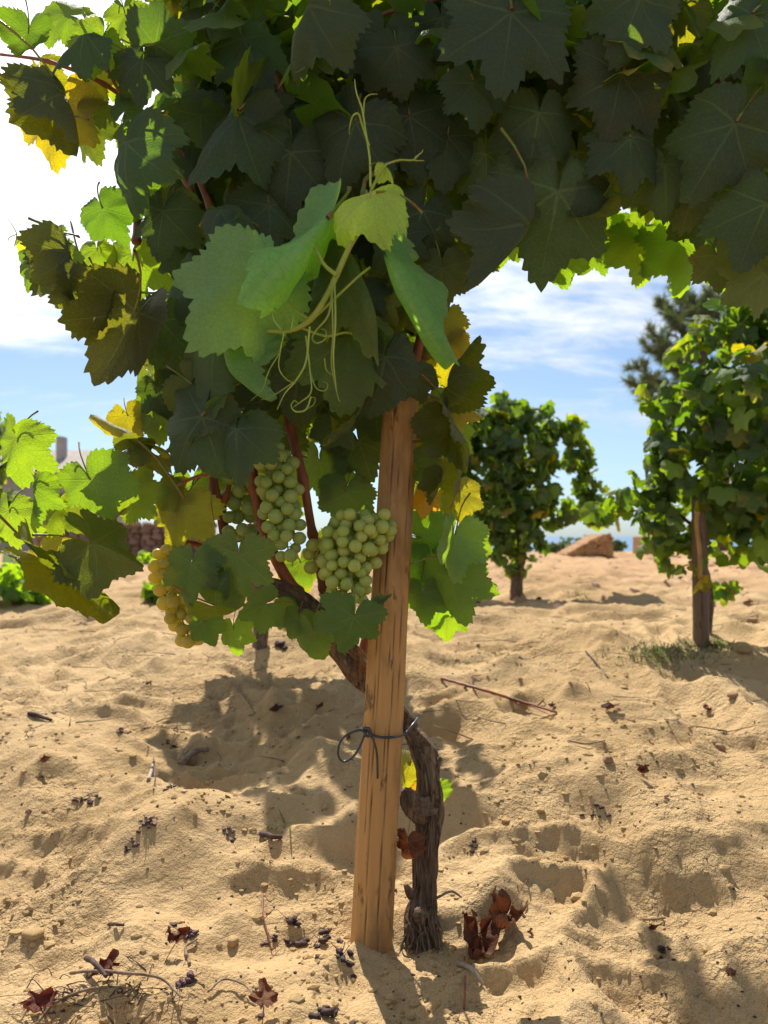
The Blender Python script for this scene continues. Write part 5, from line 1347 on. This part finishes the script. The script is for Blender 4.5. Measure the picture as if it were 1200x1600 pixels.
def stone(px, py, size, label, mat=M_pebble, k=0):
    P = on_ground(px, py); s = size / F * P.y / 2
    me = SM[k % 7].copy(); me.materials.clear(); me.materials.append(mat); me.polygons.foreach_set('use_smooth', [True] * len(me.polygons))
    o = link('stone', me); o.location = P + Vector((0, 0, s * .3)); o.scale = (s * 1.2, s, s * .7); o.rotation_euler = (0, 0, k * 1.3)
    return tag(o, label, 'stone', 'stones on the sand')
stone(364, 1476, 16, 'yellowish stone on the sand between the cupped leaf and the stake', M_clod, 1)
stone(52, 1466, 24, 'pale lump of caked sand at the lower left', M_clod, 2)
stone(1145, 1088, 14, 'orange brown stone in the shade at the right edge', M_pebble, 3)
stone(1163, 1020, 18, 'pale stone in the shade of the right-hand vine', M_clod, 4)
stone(292, 1194, 22, 'rounded grey-brown stone touching the thickest piece of wood', M_pebble, 5)
stone(950, 1190, 16, 'flat brown stone on the sunny ridge at the right', M_pebble, 6)
stone(1125, 1172, 14, 'small brown stone on the sand at the far right', M_pebble, 0)
stone(1175, 972, 14, 'orange stone far back at the right edge', M_pebble, 2)

# heap of dead tendrils, crumbs, clods and scraps nobody could count
litter = Bag()
for k in range(45):
    px = random.gauss(170, 60); py = random.gauss(1562, 22); 
    if py > 1630: continue
    P = on_ground(px, py); d = Vector((random.gauss(0, .02), random.gauss(0, .012), random.uniform(.001, .009)))
    litter.add(*tube([P, P + d + Vector((0, 0, .008)), P + d * 1.8 + Vector((random.gauss(0, .008), 0, -.006))], [.0011, .0008, .0004], 7, 4))
sv = np.array([np.array(v.co) for v in SM[3].vertices]); sf = [tuple(p.vertices) for p in SM[3].polygons]
import bmesh as _b
bm = _b.new(); _b.ops.create_icosphere(bm, subdivisions=1, radius=1); lv = np.array([list(v.co) for v in bm.verts]); lf = [tuple(v.index for v in f.verts) for f in bm.faces]; bm.free()
def scatter(bag, n, smin, smax, ymax=4.0, mi=0, flat=.7, cl=None):
    ys = 1.12 + (ymax - 1.12) * rng.random(n) ** 1.4; xs = rng.uniform(-.56, .56, n) * ys
    if cl is not None:
        keep = vnoise(xs * cl + 5, ys * cl, 33) > .52; xs = xs[keep]; ys = ys[keep]
    zs = ground_s(xs, ys)
    for x_, y_, z_ in zip(xs, ys, zs):
        s = random.uniform(smin, smax) * (1 if random.random() > .07 else 1.9)
        jit = lv * (1 + .22 * rng.standard_normal((len(lv), 1)))
        bag.add(jit * np.array([s * random.uniform(.8, 1.5), s, s * flat]) + np.array([x_, y_, z_ + s * .05]), lf, mi)
scatter(litter, 900, .0012, .0035, 3.6)
lo_ = link('litter', litter.mesh('litter', [M_dark], False)); tag(lo_, 'scraps of dead stems and dark crumbs strewn over the sand', kind='stuff')
cl = Bag(); scatter(cl, 3600, .002, .0062, 3.2, cl=2.6); scatter(cl, 700, .003, .009, 6)
co = link('sand_crumbs', cl.mesh('sand_crumbs', [M_clod], False)); tag(co, 'small lumps and crumbs of caked sand', kind='stuff')
lt = Bag()
for k in range(420):
    yy = 2.2 + 7 * random.random() ** 1.2; xx = random.uniform(-.55, .55) * yy
    P = Vector((xx, yy, gz(xx, yy) + .004)); d = Vector((random.gauss(0, .05), random.gauss(0, .03), random.uniform(0, .012)))
    lt.add(*tube([P, P + d, P + d * 2 + Vector((random.gauss(0, .02), random.gauss(0, .02), 0))], [.0022, .0016, .0008], 5, 4))
lo2 = link('dry_stems', lt.mesh('dry_stems', [M_dtwig])); tag(lo2, 'thin dry stems strewn over the farther sand', kind='stuff')
dl = []
for k in range(130):
    yy = 4.5 + 9 * random.random(); xx = random.uniform(-.5, .55) * yy
    dl.append(frame_matrix(Vector((xx, yy, gz(xx, yy) + .015)), .05, Vector((random.gauss(0, .4), random.gauss(0, .4), 1)), Vector((random.gauss(0, 1), random.gauss(0, 1), 0))))
for k in range(26):
    yy = 1.3 + 3 * random.random(); xx = random.uniform(-.5, .5) * yy
    dl.append(frame_matrix(Vector((xx, yy, gz(xx, yy) + .004)), .012, Vector((random.gauss(0, .4), random.gauss(0, .4), 1)), Vector((random.gauss(0, 1), random.gauss(0, 1), 0))))
tag(merged_leaves('dead_leaves', dl, None, M_dry), 'dead leaves too far away or small to count', kind='stuff')
# weeds
gb = Bag()
for k in range(520):
    px = random.gauss(1045, 38); py = random.gauss(1022, 11)
    P = on_ground(px, py); h = random.uniform(.006, .024); a = random.uniform(0, 6.28); d = Vector((math.cos(a) * h * .9, math.sin(a) * h * .9, h)); s = Vector((-math.sin(a), math.cos(a), 0)) * .0018
    gb.add([P - s, P + s, P + d * .6 + s, P + d * .6 - s, P + d * 1.1 - Vector((0, 0, h * .25))], [(0, 1, 2, 3), (3, 2, 4)])
for (cx_, cy_, n_) in [(610 + 90, 1040, 0), (1125, 1012, 90), (905, 930, 40), (436, 1246 + 50, 10)]:
    for k in range(n_):
        P = on_ground(random.gauss(cx_, 10), random.gauss(cy_, 4)); h = random.uniform(.01, .03); a = random.uniform(0, 6.28); d = Vector((math.cos(a) * h, math.sin(a) * h, h)); s = Vector((-math.sin(a), math.cos(a), 0)) * .002
        gb.add([P - s, P + s, P + d * .6 + s, P + d * .6 - s, P + d * 1.1], [(0, 1, 2, 3), (3, 2, 4)])
wo_ = link('weeds', gb.mesh('weeds', [M_grass], False)); tag(wo_, 'patch of small green weeds in the sand before the right-hand vine', kind='stuff')
